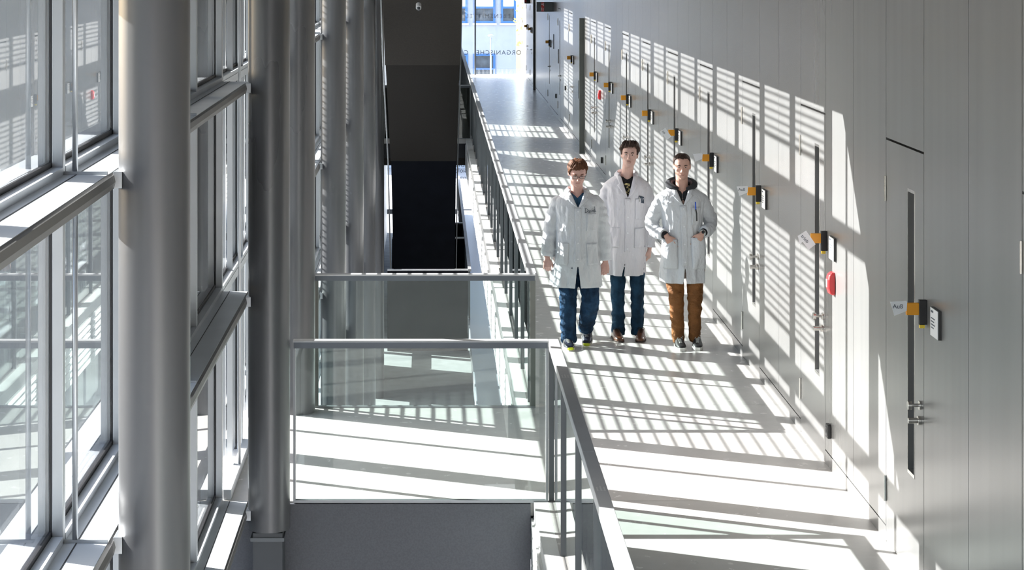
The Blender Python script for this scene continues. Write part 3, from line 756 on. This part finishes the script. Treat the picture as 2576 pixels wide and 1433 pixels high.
class Coat:
    def __init__(s,org,prof,gap,seed=0,fold=.010,p=.82,skew=0):
        s.o=Vector(org); s.prof=prof; s.gap=gap; s.seed=seed; s.fold=fold; s.p=p; s.skew=skew
    def pt(s,th,z,off=0):
        cx,cy,rx,ryf,ryb=smoothtable(s.prof,z); ry=ryf if math.cos(th)>0 else ryb
        zt=s.prof[-1][0]; z0=s.prof[0][0]
        hemf=max(0,1-(z-z0)/.55)
        f=s.fold*hemf*math.sin(th*7+s.seed)+s.fold*.6*hemf*math.sin(th*12+s.seed*2)
        wave=(fabric((math.sin(th)*1.0,math.cos(th)*1.2,z*1.6),.011,5,s.seed)+.004*abs(noise.noise(Vector((math.sin(th)*14,z*5+math.cos(th)*9,s.seed))))) if z<zt-.13 else 0
        diag=.004*math.sin(18*(z+.25*abs(math.sin(th)))+s.seed*3) * (1 if .9<z<1.35 else .3)
        e=off+f+wave
        return s.o+Vector((cx+(rx+e)*sg(math.sin(th),s.p), cy-(ry+e)*sg(math.cos(th),s.p), z))
    def sheet(s,z0,z1,g,rows,cols,off=0,mb=None,gr=None):
        b=mb or MB(); rings=[]
        for i in range(rows+1):
            z=lerp(z0,z1,i/rows); gl=g(z); 
            if not isinstance(gl,tuple): gl=(gl,gl)
            rings.append([s.pt(lerp(gl[0],2*math.pi-gl[1],j/cols),z,off) for j in range(cols+1)])
        b.ring(rings,False,False,closed=False); return b
    def patch(s,a0,a1,z0,z1,off,rows=10,cols=10,cut=0):
        b=MB(); rings=[]
        for i in range(rows+1):
            rings.append([s.pt(lerp(a0,a1,j/cols),lerp(z0,z1,i/rows)+ (cut*(j/cols) if i==rows else cut*(j/cols)*i/rows),off) for j in range(cols+1)])
        b.ring(rings,False,False,closed=False); return b
def sleeve(mb,pts,rads,seed=0,n=26,sub=14,amp=.008,swirl=.4):
    # smooth Catmull-Rom path with cloth wrinkles
    P=[Vector(p) for p in pts]; P=[P[0]*2-P[1]]+P+[P[-1]*2-P[-2]]; rr=[rads[0]]+list(rads)+[rads[-1]]
    path=[];rad=[]
    for i in range(1,len(P)-2):
        for k in range(sub):
            t=k/sub; a,b,c,d=P[i-1:i+3]
            path.append(.5*((2*b)+(c-a)*t+(2*a-5*b+4*c-d)*t*t+(3*b-a-3*c+d)*t**3)); 
            rad.append(lerp(rr[i],rr[i+1],t) if not isinstance(rr[i],tuple) else (lerp(rr[i][0],rr[i+1][0],t),lerp(rr[i][1],rr[i+1][1],t)))
    path.append(P[-2]); rad.append(rr[-2])
    start=len(mb.v); mb.tube(path,rad,n)
    m=len(path)
    for i in range(m):
        c=path[i]
        for j in range(n):
            q=Vector(mb.v[start+i*n+j]); dv=(q-c)
            if dv.length<1e-6: continue
            dn=dv.normalized(); th=2*math.pi*j/n
            e=amp*(noise.noise(Vector((q.x*9+seed,q.y*9,q.z*26)))*1.3+swirl*math.sin(i*.95+2*math.sin(th+seed)))
            mb.v[start+i*n+j]=tuple(q+dn*e)
def remesh(o,vox,sm=3):
    md=o.modifiers.new('remesh','REMESH'); md.mode='VOXEL'; md.voxel_size=vox; md.use_smooth_shade=True
    if sm: m2=o.modifiers.new('smooth','SMOOTH'); m2.factor=.5; m2.iterations=sm
def shoe(parent,org,x,toe_y,z,yaw,pitch,style):
    # toe at toe_y (towards camera), heel .29 behind
    L=.295; e=Vector(org)
    Rm=Matrix.Rotation(yaw,3,'Z')@Matrix.Rotation(pitch,3,'X')
    toe=Vector((x,toe_y,z))
    def T(u,s_,h): # u sideways, s_ distance back from toe, h height
        pv=Vector((0,.07,0))
        return e+toe+pv+Rm@(Vector((u,s_,h))-pv)
    up={'trainer':M['navyshoe'],'oxford':M['leather'],'sneaker':M['blackshoe']}[style]
    sole={'trainer':M['palesole'],'oxford':M['brownsole'],'sneaker':M['whitesole']}[style]
    sh={'trainer':.028,'oxford':.016,'sneaker':.030}[style]
    W=[(0,.018),(.02,.036),(.06,.047),(.11,.050),(.17,.043),(.22,.037),(.27,.036),(.295,.024)]
    Hh=[(0,.030),(.02,.048),(.06,.058),(.10,.068),(.15,.086),(.19,.100),(.25,.105),(.295,.085)]
    b=MB(); rings=[]
    for s_ in [L*i/14 for i in range(15)]:
        w=table(W,s_)[0]; h=table(Hh,s_)[0]; n=18
        rings.append([T(w*sg(math.cos(a),.7),s_,sh*.8+(h-sh*.8)*max(0,sg(math.sin(a),.75)) if math.sin(a)>0 else sh*.6) for a in [2*math.pi*j/n for j in range(n)]])
    b.ring(rings); sho=b.build('shoe',up,parent,smooth=True,label={'trainer':'navy running shoe with lime toe rubber','oxford':'polished brown leather lace-up shoe','sneaker':'black sneaker with white laces and sole'}[style])
    b=MB(); rings=[]
    for h in (0.001,.004,sh-.004,sh):
        ring=[]
        for i in range(13): s_=L*i/12; ring.append(T(-(table(W,s_)[0]+.004),s_ if i not in(0,) else -.004,h))
        for i in range(12,-1,-1): s_=L*i/12; ring.append(T(table(W,s_)[0]+.004,s_ if i not in(0,) else -.004,h))
        rings.append(ring)
    b.ring(rings); b.build('sole',sole,sho,smooth=False)
    if style=='trainer':
        b=MB(); b.tube([T(-.030,.010,.020),T(-.018,-.003,.022),T(0,-.007,.024),T(.018,-.003,.022),T(.030,.010,.020)],[(.005,.008)]+[(.005,.014)]*3+[(.005,.008)],8); b.build('toe_rubber',M['lime'],sho,smooth=True)
        for q in (-1,1):
            b=MB(); b.tube([T(.046*q,.08,.034),T(.048*q,.10,.055),T(.044*q,.13,.05),T(.040*q,.16,.07)],.004,6); b.build('side_stripe',M['palesole'],sho,smooth=True)
    lm={'trainer':M['lace'],'oxford':M['darklace'],'sneaker':M['lace']}[style]
    b=MB()
    n=7 if style!='oxford' else 5
    if style=='sneaker':
        for i in range(n):
            s_=.075+i*.018; h=table(Hh,s_)[0]+.003; h2=table(Hh,s_+.018)[0]+.003
            b.tube([T(-.024,s_,h-.012),T(-.008,s_+.006,h),T(.008,s_+.010,h),T(.024,s_+.016,h2-.012)],.0035,6); b.tube([T(.024,s_,h-.012),T(.0,s_+.008,h+.002),T(-.024,s_+.016,h2-.012)],.0035,6)
    else:
        for i in range(n):
            s_=(.085 if style=='trainer' else .12)+i*.014; h=table(Hh,s_)[0]+.0025
            b.tube([T(-.020,s_,h-.007),T(0,s_,h),T(.020,s_,h-.007)],.0025,6)
    if style!='trainer':
        s_=.19; h=table(Hh,s_)[0]+.004
        for q in (-1,1):
            b.tube([T(0,s_,h),T(.02*q,s_-.01,h+.012),T(.036*q,s_-.02,h+.002),T(.022*q,s_-.022,h-.006),T(0,s_-.005,h)],.0022,6)
            b.tube([T(0,s_,h),T(.014*q,s_-.03,h-.004),T(.026*q,s_-.045,h-.012)],.0020,6)
    b.build('laces',lm,sho,smooth=True)
    if style=='oxford':
        b=MB(); b.tube([T(-.042,.075,.035),T(-.02,.068,.054),T(0,.066,.060),T(.02,.068,.054),T(.042,.075,.035)],.0018,6); b.build('toe_seam',M['brownsole'],sho,smooth=True)
def trousers(parent,org,m,legs,seed,label=None,hip=.88):
    b=MB(); o=Vector(org)
    for pts,rads in legs:
        sleeve(b,[o+Vector(p) for p in pts],rads,seed=seed,n=26,sub=16,amp=.0095,swirl=.10); seed+=3
    b.ellipsoid(o+Vector((legs[0][0][0][0]*.5+legs[1][0][0][0]*.5,.0,hip-.03)),(.135,.095,.15),20,10)
    t=b.build('trousers',m,parent,smooth=True); remesh(t,.0075,2); 
    if label: t['label']=label
    return t
def coatset(parent,C,cm,zv,ztop,zhem,zslit,sleeves,collar,shirtm,shirtV,skinm,slitw=.10,gapV=.85,seed=0,slitside=(1,1),shirtz=.85):
    def gfun(z):
        if z>zv:
            rx=smoothtable(C.prof,z)[2]; xh=gapV*((z-zv)/(ztop-zv))**.9
            return math.asin(min(.97,(xh/rx)**(1/C.p)))
        if z<zslit: return (slitw*slitside[0]*(zslit-z)/(zslit-zhem)+.0, slitw*slitside[1]*(zslit-z)/(zslit-zhem)+.0)
        return 0.0
    def g2(z):
        v=gfun(z); v=v if isinstance(v,tuple) else (v,v); return v
    b=C.sheet(zhem,ztop,lambda z:g2(z),70,80)
    for pts,rads in sleeves:
        sleeve(b,[C.o+Vector(p) for p in pts],rads,seed=seed,amp=.007); seed+=2
    co_=b.build('lab_coat',cm,parent,smooth=True)
    md=co_.modifiers.new('thick','SOLIDIFY'); md.thickness=.012; md.offset=-1
    remesh(co_,.0055,3)
    # front placket edge line
    b=MB(); rings=[]
    for i in range(41):
        z=lerp(zslit-.0,zv,i/40); rings.append([C.pt(a,z,.0055) for a in (-.10,-.05,0,.05,.085)])
    b.ring(rings,False,False,closed=False); pk=b.build('button_placket',cm,co_,smooth=True); md=pk.modifiers.new('thick','SOLIDIFY'); md.thickness=.0045; md.offset=-1
    for i in range(4):
        z=lerp(zslit+.03,zv-.03,i/3); p=C.pt(0,z,.007); b=MB(); b.tube([p,p+Vector((0,-.003,0))],.008,12); b.build('button',M['paper'],pk)
    # lapels
    for sd in (1,-1):
        rows=14; rings=[]
        for i in range(rows+1):
            u=i/rows; z=lerp(zv+.004,ztop-.010,u); rx=smoothtable(C.prof,z)[2]
            xh=gapV*(max(0,z-zv)/(ztop-zv))**.9
            wd=.008+.058*min(1,u/.62)**.8 if u<.62 else (.040+.010*(u-.62))
            rings.append([C.pt(sd*math.asin(min(.97,((max(0,xh-.003)+wd*q/4)/rx)**(1/C.p))),z,.0045+.006*math.sin(math.pi*(q+.5)/5)) for q in range(5)])
        b=MB(); b.ring(rings,False,False,closed=False); lp=b.build('lapel',cm,co_,smooth=True); md=lp.modifiers.new('thick','SOLIDIFY'); md.thickness=.004
    # collar
    cx,cy,rx,ryf,ryb=smoothtable(C.prof,ztop); rings=[]
    for q,(dz,dr) in enumerate(((-.022,.030),(-.004,.026),(.016,.008),(.022,-.002),(.012,-.006),(-.02,-.004))):
        row=[]
        for j in range(31):
            th=lerp(collar,2*math.pi-collar,j/30); back=(1-math.cos(th))/2
            row.append(C.o+Vector((cx+(rx+dr)*sg(math.sin(th),.95), cy-((ryf if math.cos(th)>0 else ryb)+dr)*math.cos(th), ztop+dz*(.7+.5*back)+.025*back-.012)))
        rings.append(row)
    b=MB(); b.ring(rings,False,False,closed=False); cl=b.build('collar',cm,co_,smooth=True); md=cl.modifiers.new('thick','SOLIDIFY'); md.thickness=.004
    # shirt
    S=Coat(C.o,[(z,cx,cy,rx-.036,rf-.034,rb-.034) for z,cx,cy,rx,rf,rb in C.prof],None,seed=seed,fold=0); S.fold=0
    def gs(z):
        a,zz=shirtV
        if z<=zz: return 0.0
        rx=smoothtable(S.prof,z)[2]
        return math.asin(min(.97,(a*((z-zz)/(ztop-zz))**.8/rx)**(1/S.p)))
    b=S.sheet(shirtz,ztop-.004,gs,30,60); sh=b.build('shirt',shirtm,parent,smooth=True); md=sh.modifiers.new('thick','SOLIDIFY'); md.thickness=.003; md.offset=-1
    return co_,S,sh
def bodymesh(parent,C,H,skin,arms,hands,legs,neck):
    b=MB(); H.mesh(b)
    o=C.o
    b.tube([o+Vector(p) for p in neck[0]],neck[1],20,up=(0,1,0))
    zt=C.prof[-1][0]; zs=[.80+(zt-.80)*i/26 for i in range(27)]
    rings=[]
    for z in zs:
        cx,cy,rx,rf,rb=smoothtable(C.prof,z); n=28; rx=min(rx,.19)-.034; rf=max(.03,rf-.034); rb=max(.03,rb-.034)
        rings.append([o+Vector((cx+max(.03,rx)*math.sin(2*math.pi*j/n),cy-(rf if math.cos(2*math.pi*j/n)>0 else rb)*math.cos(2*math.pi*j/n),z)) for j in range(n)])
    b.ring(rings)
    for pts,rads in arms: b.tube([o+Vector(p) for p in pts],rads,14)
    for h in hands: hand(b,o+Vector(h[0]),*h[1:])
    for pts,rads in legs: b.tube([o+Vector(p) for p in pts],[max(.03,(r if not isinstance(r,tuple) else min(r))*.62) for r in rads],14)
    # feet inside the shoes
    for pts,rads in legs:
        a=o+Vector(pts[-1]); b.tube([a+Vector((0,.02,.02)),a+Vector((0,.0,-.01))],[.028,.026],12)
    bo=b.build('body',skin,parent,smooth=True); remesh(bo,.0042,2)
    return bo

# ---------------- person 1: glasses, looking down
def person(x,Y,lab,group=None):
    return empty('person',(x,Y,0),lab,'person')
Y1=19.5; X1=(1455-VX)*Y1/F
p1=person(X1,Y1,'person with glasses in white lab coat and baggy jeans, leftmost, looking down')
o=(X1,Y1,0)
prof=[(.585,-.018,.01,.248,.20,.175),(.72,-.018,.01,.232,.19,.165),(.95,-.015,.01,.205,.158,.15),(1.10,-.012,.01,.200,.150,.14),(1.28,-.012,.01,.212,.145,.14),(1.36,-.012,.012,.222,.130,.132),(1.405,-.012,.015,.222,.112,.115),(1.435,-.012,.02,.185,.100,.103),(1.462,-.012,.025,.130,.090,.092),(1.492,-.012,.03,.082,.074,.078)]
C1=Coat(o,prof,None,seed=1.3)
aL=[(-.110,.02,1.405),(-.190,.02,1.370),(-.238,.015,1.24),(-.272,.02,1.07),(-.298,-.01,.865)]
aR=[(.090,.02,1.405),(.168,.02,1.370),(.212,.015,1.24),(.240,.02,1.07),(.256,.0,.825)]
coat1,S1,sh1=coatset(p1,C1,M['coat'],1.335,1.492,.585,.83,[(aL,[.04,.068,.072,.067,.064]),(aR,[.04,.068,.072,.067,.063])],.75,M['blueshirt'],(.062,1.425),M['skin1'],slitw=.07,gapV=.070,seed=1)
sh1['label']='blue V-neck T-shirt'
H1=Head((-.018+X1,Y1-.045,1.555),hh=.238,yaw=R(4),pitch=R(20),wide=1.05)
legs1=[([(-.100,.0,.90),(-.096,-.015,.68),(-.100,-.03,.47),(-.098,.0,.26),(-.086,.01,.042)],[.092,.094,.083,.078,.075]),
       ([(.088,.015,.90),(.088,-.03,.68),(.108,-.075,.47),(.096,.04,.30),(.080,.19,.145)],[.092,.097,.086,.083,.074])]
body1=bodymesh(p1,C1,H1,M['skin1'],[(aL,[.03,.043,.042,.036,.027]),(aR,[.03,.043,.042,.036,.027])],
   [((-.299,-.012,.845),(0.02,-.12,-1),(1,-.1,0),(0,1,0),'L',1.0,(48,62,40)),((.256,-.002,.805),(-.02,-.12,-1),(-1,-.1,0),(0,1,0),'R',1.0,(48,62,40))],
   legs1,([(-.012,.03,1.40),(-.014,.01,1.50),(-.018,-.02,1.60)],[(.064,.062),(.058,.06),(.056,.06)]))
H1.face(p1,M['hair1'],gaze=0); H1.hair(p1,M['hair1'],.80,.56,.16,off=.019,seed=2,burn=.47,rough=.007,asym=.05)
gl=MB(); 
for q in (-1,1):
    cs=[H1.T(q*.033+.024*sg(math.cos(a),.7),-.104+abs(.024*sg(math.cos(a),.7)*q+.012)*.12,.120+.014*sg(math.sin(a),.7)) for a in [2*math.pi*j/20 for j in range(21)]]
    gl.tube(cs,.0022,6)
    gl.tube([H1.T(q*.057,-.100,.126),H1.T(q*.074,-.06,.126),H1.T(q*.080,.005,.126)],.002,6)
gl.tube([H1.T(-.009,-.104,.125),H1.T(0,-.107,.127),H1.T(.009,-.104,.125)],.002,6)
gg=gl.build('glasses',M['specs'],p1,smooth=True)
for q in (-1,1):
    b=MB(); b.ring([[H1.T(q*.033+.023*sg(math.cos(a),.7),-.1035,.120+.013*sg(math.sin(a),.7)) for a in [2*math.pi*j/20 for j in range(20)]],[H1.T(q*.033+.023*sg(math.cos(a),.7),-.1045,.120+.013*sg(math.sin(a),.7)) for a in [2*math.pi*j/20 for j in range(20)]]]); b.build('lens',M['lens'],gg)
trousers(p1,o,M['denim'],legs1,2,'baggy blue denim jeans')
shoe(p1,o,-.095,-.215,0,R(6),0,'trainer'); shoe(p1,o,.092,.06,.015,R(-8),R(20),'trainer')
def pockets(parent,C,cm,items,bulge=0):
    for nm,a0,a1,z0,z1 in items:
        b=MB(); rings=[]
        for i in range(13):
            u=i/12; bz=bulge*(math.sin(math.pi*min(1,u*.62+.0))**1.0) if nm=='hip_pocket' else 0
            rings.append([C.pt(lerp(a0,a1,j/12),lerp(z0,z1,u),.007+bz*math.sin(math.pi*j/12)**.6) for j in range(13)])
        b.ring(rings,False,False,closed=False); pk=b.build(nm,cm,parent,smooth=True); md=pk.modifiers.new('thick','SOLIDIFY'); md.thickness=.005; md.offset=-1
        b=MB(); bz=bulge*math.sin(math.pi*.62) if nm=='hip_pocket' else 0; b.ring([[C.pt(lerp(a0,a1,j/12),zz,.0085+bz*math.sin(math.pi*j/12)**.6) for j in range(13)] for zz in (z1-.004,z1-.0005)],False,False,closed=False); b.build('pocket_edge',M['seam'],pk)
pockets(coat1,C1,M['coat'],[('chest_pocket',.32,.86,1.12,1.285),('hip_pocket',.33,1.02,.80,1.005),('hip_pocket',-1.02,-.36,.80,1.01)])
# pen lettering on the coat: strokes in a small grid, x to the right, y up
ST={'D':(.0,[[(.05,.98),(.0,.5),(.02,.05)],[(-.12,.95),(.25,.98),(.55,.72),(.52,.35),(.25,.08),(-.08,.02)]]),
 'a':(.62,[[(.42,.52),(.2,.56),(.05,.35),(.12,.08),(.32,.10),(.42,.45),(.43,.12),(.52,.04)]]),
 'v':(1.22,[[(.0,.55),(.17,.05),(.38,.58)]]), 'i':(1.72,[[(.05,.55),(.06,.08)],[(.05,.80),(.07,.86)]]),
 'd':(1.92,[[(.42,.50),(.2,.56),(.05,.32),(.14,.05),(.34,.10),(.44,.45)],[(.48,1.15),(.43,.55),(.44,.05)]]), '.':(2.55,[[(.0,.04),(.03,.10)]])}
b=MB()
for ch,(dx,ss) in ST.items():
    for st in ss:
        pts=[]
        for (u,v) in st:
            X_=.052+(dx+u)*.040; Z_=1.290+v*.045+(dx+u)*.002
            rx=smoothtable(C1.prof,Z_)[2]; th=math.asin(min(.97,((X_+.012)/rx)**(1/C1.p)))
            pts.append(C1.pt(th,Z_,.0065))
        b.tube(pts,.0022,6)
b.build('handwriting',M['ink'],coat1,label='name written in dark pen')
b=MB(); b.ellipsoid(C1.pt(-.18,.775,.004),(.006,.003,.008),8,5); b.build('ink_stain',M['ink'],coat1,label='small dark ink spot')
# ---------------- person 2: middle, tallest
Y2=19.85+.1; X2=(1582-VX)*19.85/F
p2=person(X2,Y2,'tallest person, white lab coat over black T-shirt, walking in the middle')
o=(X2,Y2,0)
prof=[(.625,-.025,.01,.185,.165,.16),(.80,-.02,.01,.190,.158,.15),(1.02,-.015,.01,.183,.142,.138),(1.17,-.012,.01,.180,.135,.13),(1.36,-.012,.01,.195,.133,.13),(1.46,-.012,.012,.205,.122,.125),(1.51,-.012,.015,.208,.105,.11),(1.545,-.012,.02,.175,.095,.10),(1.572,-.012,.025,.125,.088,.09),(1.602,-.012,.03,.080,.072,.076)]
C2=Coat(o,prof,None,seed=4.1)
aL=[(-.100,.02,1.515),(-.172,.02,1.475),(-.222,.03,1.34),(-.245,.05,1.16),(-.250,.02,.93)]
aR=[(.080,.02,1.515),(.152,.02,1.475),(.200,.015,1.34),(.224,.03,1.16),(.212,.01,.885)]
coat2,S2,sh2=coatset(p2,C2,M['coat2'],1.375,1.602,.625,.86,[(aL,[.04,.066,.068,.064,.060]),(aR,[.04,.066,.068,.064,.058])],.80,M['blackshirt'],(.060,1.565),M['skin2'],slitw=.16,gapV=.066,seed=5,slitside=(-.6,1.2))
sh2['label']='black T-shirt with a gold print'
H2=Head((.012+X2,Y2-.03,1.665),hh=.243,yaw=R(-8),pitch=R(-2),roll=R(3),wide=.97)
legs2=[([(-.085,.0,.95),(-.098,-.01,.70),(-.100,-.02,.50),(-.095,.0,.28),(-.092,.01,.035)],[.085,.082,.070,.064,.066]),
       ([(.075,.0,.95),(.088,-.01,.70),(.090,-.02,.50),(.092,.0,.28),(.090,.01,.035)],[.085,.080,.068,.062,.060])]
body2=bodymesh(p2,C2,H2,M['skin2'],[(aL,[.03,.042,.040,.035,.026]),(aR,[.03,.042,.040,.035,.026])],
   [((-.250,.02,.91),(0.02,-.1,-1),(.3,-1,0),(1,.3,0),'L',1.0,(40,50,35)),((.212,.008,.865),(-.12,-.1,-1),(-.5,-.9,0),(-.9,.5,0),'R',1.0,(40,50,35))],
   legs2,([(-.012,.03,1.50),(-.004,.015,1.62),(.008,-.01,1.72)],[(.062,.062),(.056,.058),(.055,.06)]))
H2.face(p2,M['hair2']); H2.hair(p2,M['hair2'],.83,.56,.16,off=.022,seed=5,burn=.50,rough=.009,sweep=.02,asym=.06)
b=MB(); b.tube([H2.T(-.022,-.0880,.060),H2.T(-.01,-.0945,.0650),H2.T(.01,-.0945,.0650),H2.T(.022,-.0880,.060)],[(.0005,.0012)]+[(.0008,.0016)]*2+[(.0005,.0012)],6); b.build('moustache',M['hair2'],p2,smooth=True)
trousers(p2,o,M['denim2'],legs2,12,'straight dark blue jeans',.93)
shoe(p2,o,-.102,-.24,0,R(7),0,'oxford'); shoe(p2,o,.105,-.235,0,R(-10),0,'oxford')
pockets(coat2,C2,M['coat2'],[('chest_pocket',.30,.90,1.175,1.375),('hip_pocket',.28,1.05,.90,1.09),('hip_pocket',-1.05,-.32,.90,1.095)])
random.seed(11)
for (a,z,ra,rz) in ((-.02,1.505,.022,.012),(.05,1.495,.012,.020),(.0,1.475,.012,.010),(.06,1.46,.010,.012),(.02,1.445,.008,.009),(-.03,1.43,.010,.008),(.03,1.418,.010,.007)):
    b=MB(); b.ellipsoid(S2.pt(a,z,.002),(ra,.002,rz),10,5,Matrix.Rotation(random.uniform(-.6,.6),3,'Y')); b.build('gold_print',M['gold'],sh2)
# ---------------- person 3: right, hands in pockets
Y3=19.4+.1; X3=(1722-VX)*19.4/F
p3=person(X3,Y3,'person in white lab coat and rust-brown trousers, rightmost, hands in pockets')
o=(X3,Y3,0)
prof=[(.622,.0,.01,.205,.17,.165),(.80,.0,.01,.208,.165,.158),(1.02,-.005,.01,.190,.148,.142),(1.16,-.008,.01,.184,.140,.135),(1.30,-.010,.01,.200,.138,.135),(1.40,-.015,.012,.226,.126,.128),(1.445,-.015,.015,.232,.110,.113),(1.475,-.015,.02,.195,.100,.103),(1.50,-.015,.025,.140,.092,.094),(1.53,-.012,.03,.092,.080,.084)]
C3=Coat(o,prof,None,seed=7.7)
aL=[(-.110,.02,1.445),(-.190,.02,1.405),(-.255,.03,1.29),(-.298,.05,1.17),(-.255,-.04,1.10),(-.195,-.130,1.085)]
aR=[(.090,.02,1.445),(.165,.02,1.405),(.226,.03,1.29),(.268,.05,1.19),(.232,-.04,1.125),(.180,-.128,1.11)]
coat3,S3,sh3=coatset(p3,C3,M['coat'],1.36,1.53,.622,.80,[(aL,[.04,.068,.070,.066,.058,.052]),(aR,[.04,.068,.070,.066,.058,.052])],.95,M['hoodie'],(.040,1.47),M['skin3'],slitw=.05,gapV=.066,seed=9)
sh3['label']='charcoal hooded sweatshirt'
H3=Head((-.016+X3,Y3-.035,1.605),hh=.238,yaw=R(-4),pitch=R(5),roll=R(0),wide=1.0)
legs3=[([(-.070,.0,.93),(-.084,-.01,.70),(-.072,-.03,.49),(-.058,.0,.28),(-.042,.01,.045)],[.09,.088,.074,.064,.056]),
       ([(.105,.0,.93),(.112,-.01,.70),(.108,-.02,.49),(.108,.0,.28),(.112,.03,.05)],[.09,.090,.074,.062,.054])]
body3=bodymesh(p3,C3,H3,M['skin3'],[(aL,[.03,.043,.042,.038,.030,.027]),(aR,[.03,.043,.042,.038,.030,.027])],
   [((-.172,-.150,1.068),(.55,.02,-.83),(.8,-.2,.5),(.1,1,.1),'L',.95,(8,10,8)),((.158,-.148,1.092),(-.55,.02,-.83),(-.8,-.2,.5),(-.1,1,.1),'R',.95,(8,10,8))],
   legs3,([(-.012,.03,1.43),(-.013,.01,1.55),(-.016,-.015,1.66)],[(.064,.062),(.058,.06),(.057,.06)]))
H3.face(p3,M['hair3']); H3.hair(p3,M['hair3'],.875,.58,.18,off=.008,seed=8,burn=.56,rough=.003,peak=.02)
trousers(p3,o,M['tan'],legs3,22,'rust-brown slim trousers',.92)
shoe(p3,o,-.038,-.215,0,R(2),0,'sneaker'); shoe(p3,o,.120,-.195,0,R(-7),0,'sneaker')
pockets(coat3,C3,M['coat'],[('chest_pocket',.32,.84,1.175,1.345),('hip_pocket',.24,1.12,.76,1.06),('hip_pocket',-1.12,-.26,.76,1.045)],bulge=.045)
# hood lying round the neck
b=MB(); pts=[]; rd=[]
for j in range(25):
    th=lerp(.42,2*math.pi-.42,j/24); bk=(1-math.cos(th))/2
    pts.append(Vector(o)+Vector((-.014+(.092+.03*abs(math.sin(th)))*math.sin(th),.025-.092*math.cos(th)*(1 if math.cos(th)>0 else 1.15),1.502+.070*bk**.7))); q=math.sin(math.pi*j/24)**.6; rd.append((.020+.018*q,.014+.026*q))
b.tube(pts,rd,14); hd=b.build('hood',M['hoodie'],sh3,smooth=True,label='charcoal hood lying round the neck')
b=MB(); b.tube([p+Vector((0,-.004,.018))*.6+(Vector((o[0]-.014,o[1]+.02,p.z))-p)*.16 for p in pts[3:-3]],.016,10); b.build('hood_lining',M['hoodin'],hd,smooth=True)
for q in (-1,1):
    b=MB(); b.tube([S3.pt(q*.25,1.47,.012),S3.pt(q*.22,1.44,.010),S3.pt(q*.20,1.40,.008)],.003,6); b.build('drawstring',M['bluepen'] if q>0 else M['hoodie'],sh3,label='bright blue drawstring' if q>0 else None)
b=MB(); b.tube([S3.pt(0,z,.004) for z in (1.365,1.40,1.43,1.46)],.0025,6); b.build('zip',M['rail'],sh3)
for (aa,nm) in ((aL,-1),(aR,1)):
    e0,e1=Vector(aa[-2])+Vector(o),Vector(aa[-1])+Vector(o); d=(e1-e0).normalized()
    b=MB(); b.tube([e1-d*.03,e1+d*.022],[.040,.036],18); b.build('knit_cuff',M['cuffk'],sh3,smooth=True,label='black knitted cuff')
e1=Vector(aR[-1])+Vector(o); d=(e1-(Vector(aR[-2])+Vector(o))).normalized()
b=MB(); b.tube([e1+d*.0225,e1+d*.034],[.033,.031],20); wt=b.build('wristwatch',M['chrome'],p3,smooth=False)
b=MB(); c_=e1+d*.030+Vector((.0,-.034,.012)); b.tube([c_,c_+Vector((0,-.008,.003))],.016,16); b.build('watch_face',M['black'],wt)
# things in the pockets (separate things)
a=C3.pt(.47,1.345,.014)
e=empty('pen',a+Vector((0,0,.0)),'blue-capped pen clipped in the breast pocket of the rightmost man','pen')
b=MB(); b.tube([a+Vector((0,-.006,-.02)),a+Vector((-.004,-.006,.05))],.0055,10); b.build('blue_cap',M['bluepen'],e,smooth=True)
b=MB(); b.tube([a+Vector((0,-.006,-.0205)),a+Vector((.008,-.008,-.06)),a+Vector((.010,-.008,-.13))],.006,10); b.build('barrel',M['black'],e,smooth=True)
a=C2.pt(.66,1.375,.012)
e=empty('notebook',a,'small navy notebook sticking out of the breast pocket of the middle man','notebook')
b=MB(); k0=C2.pt(.48,1.385,.004); k1=C2.pt(.84,1.372,.004)
b.ring([[k0+Vector((0,-.004,-.05)),k1+Vector((0,-.004,-.05)),k1+Vector((0,.004,-.05)),k0+Vector((0,.004,-.05))],[k0+Vector((0,-.004,.016)),k1+Vector((0,-.004,.014)),k1+Vector((0,.004,.014)),k0+Vector((0,.004,.016))]]); b.build('cover',M['ink'],e)
b=MB(); kk=C2.pt(.50,1.38,.012); b.tube([kk+Vector((0,-.004,-.035)),kk+Vector((0,-.004,.012))],.003,8); b.build('clip',M['chrome'],e,smooth=True)
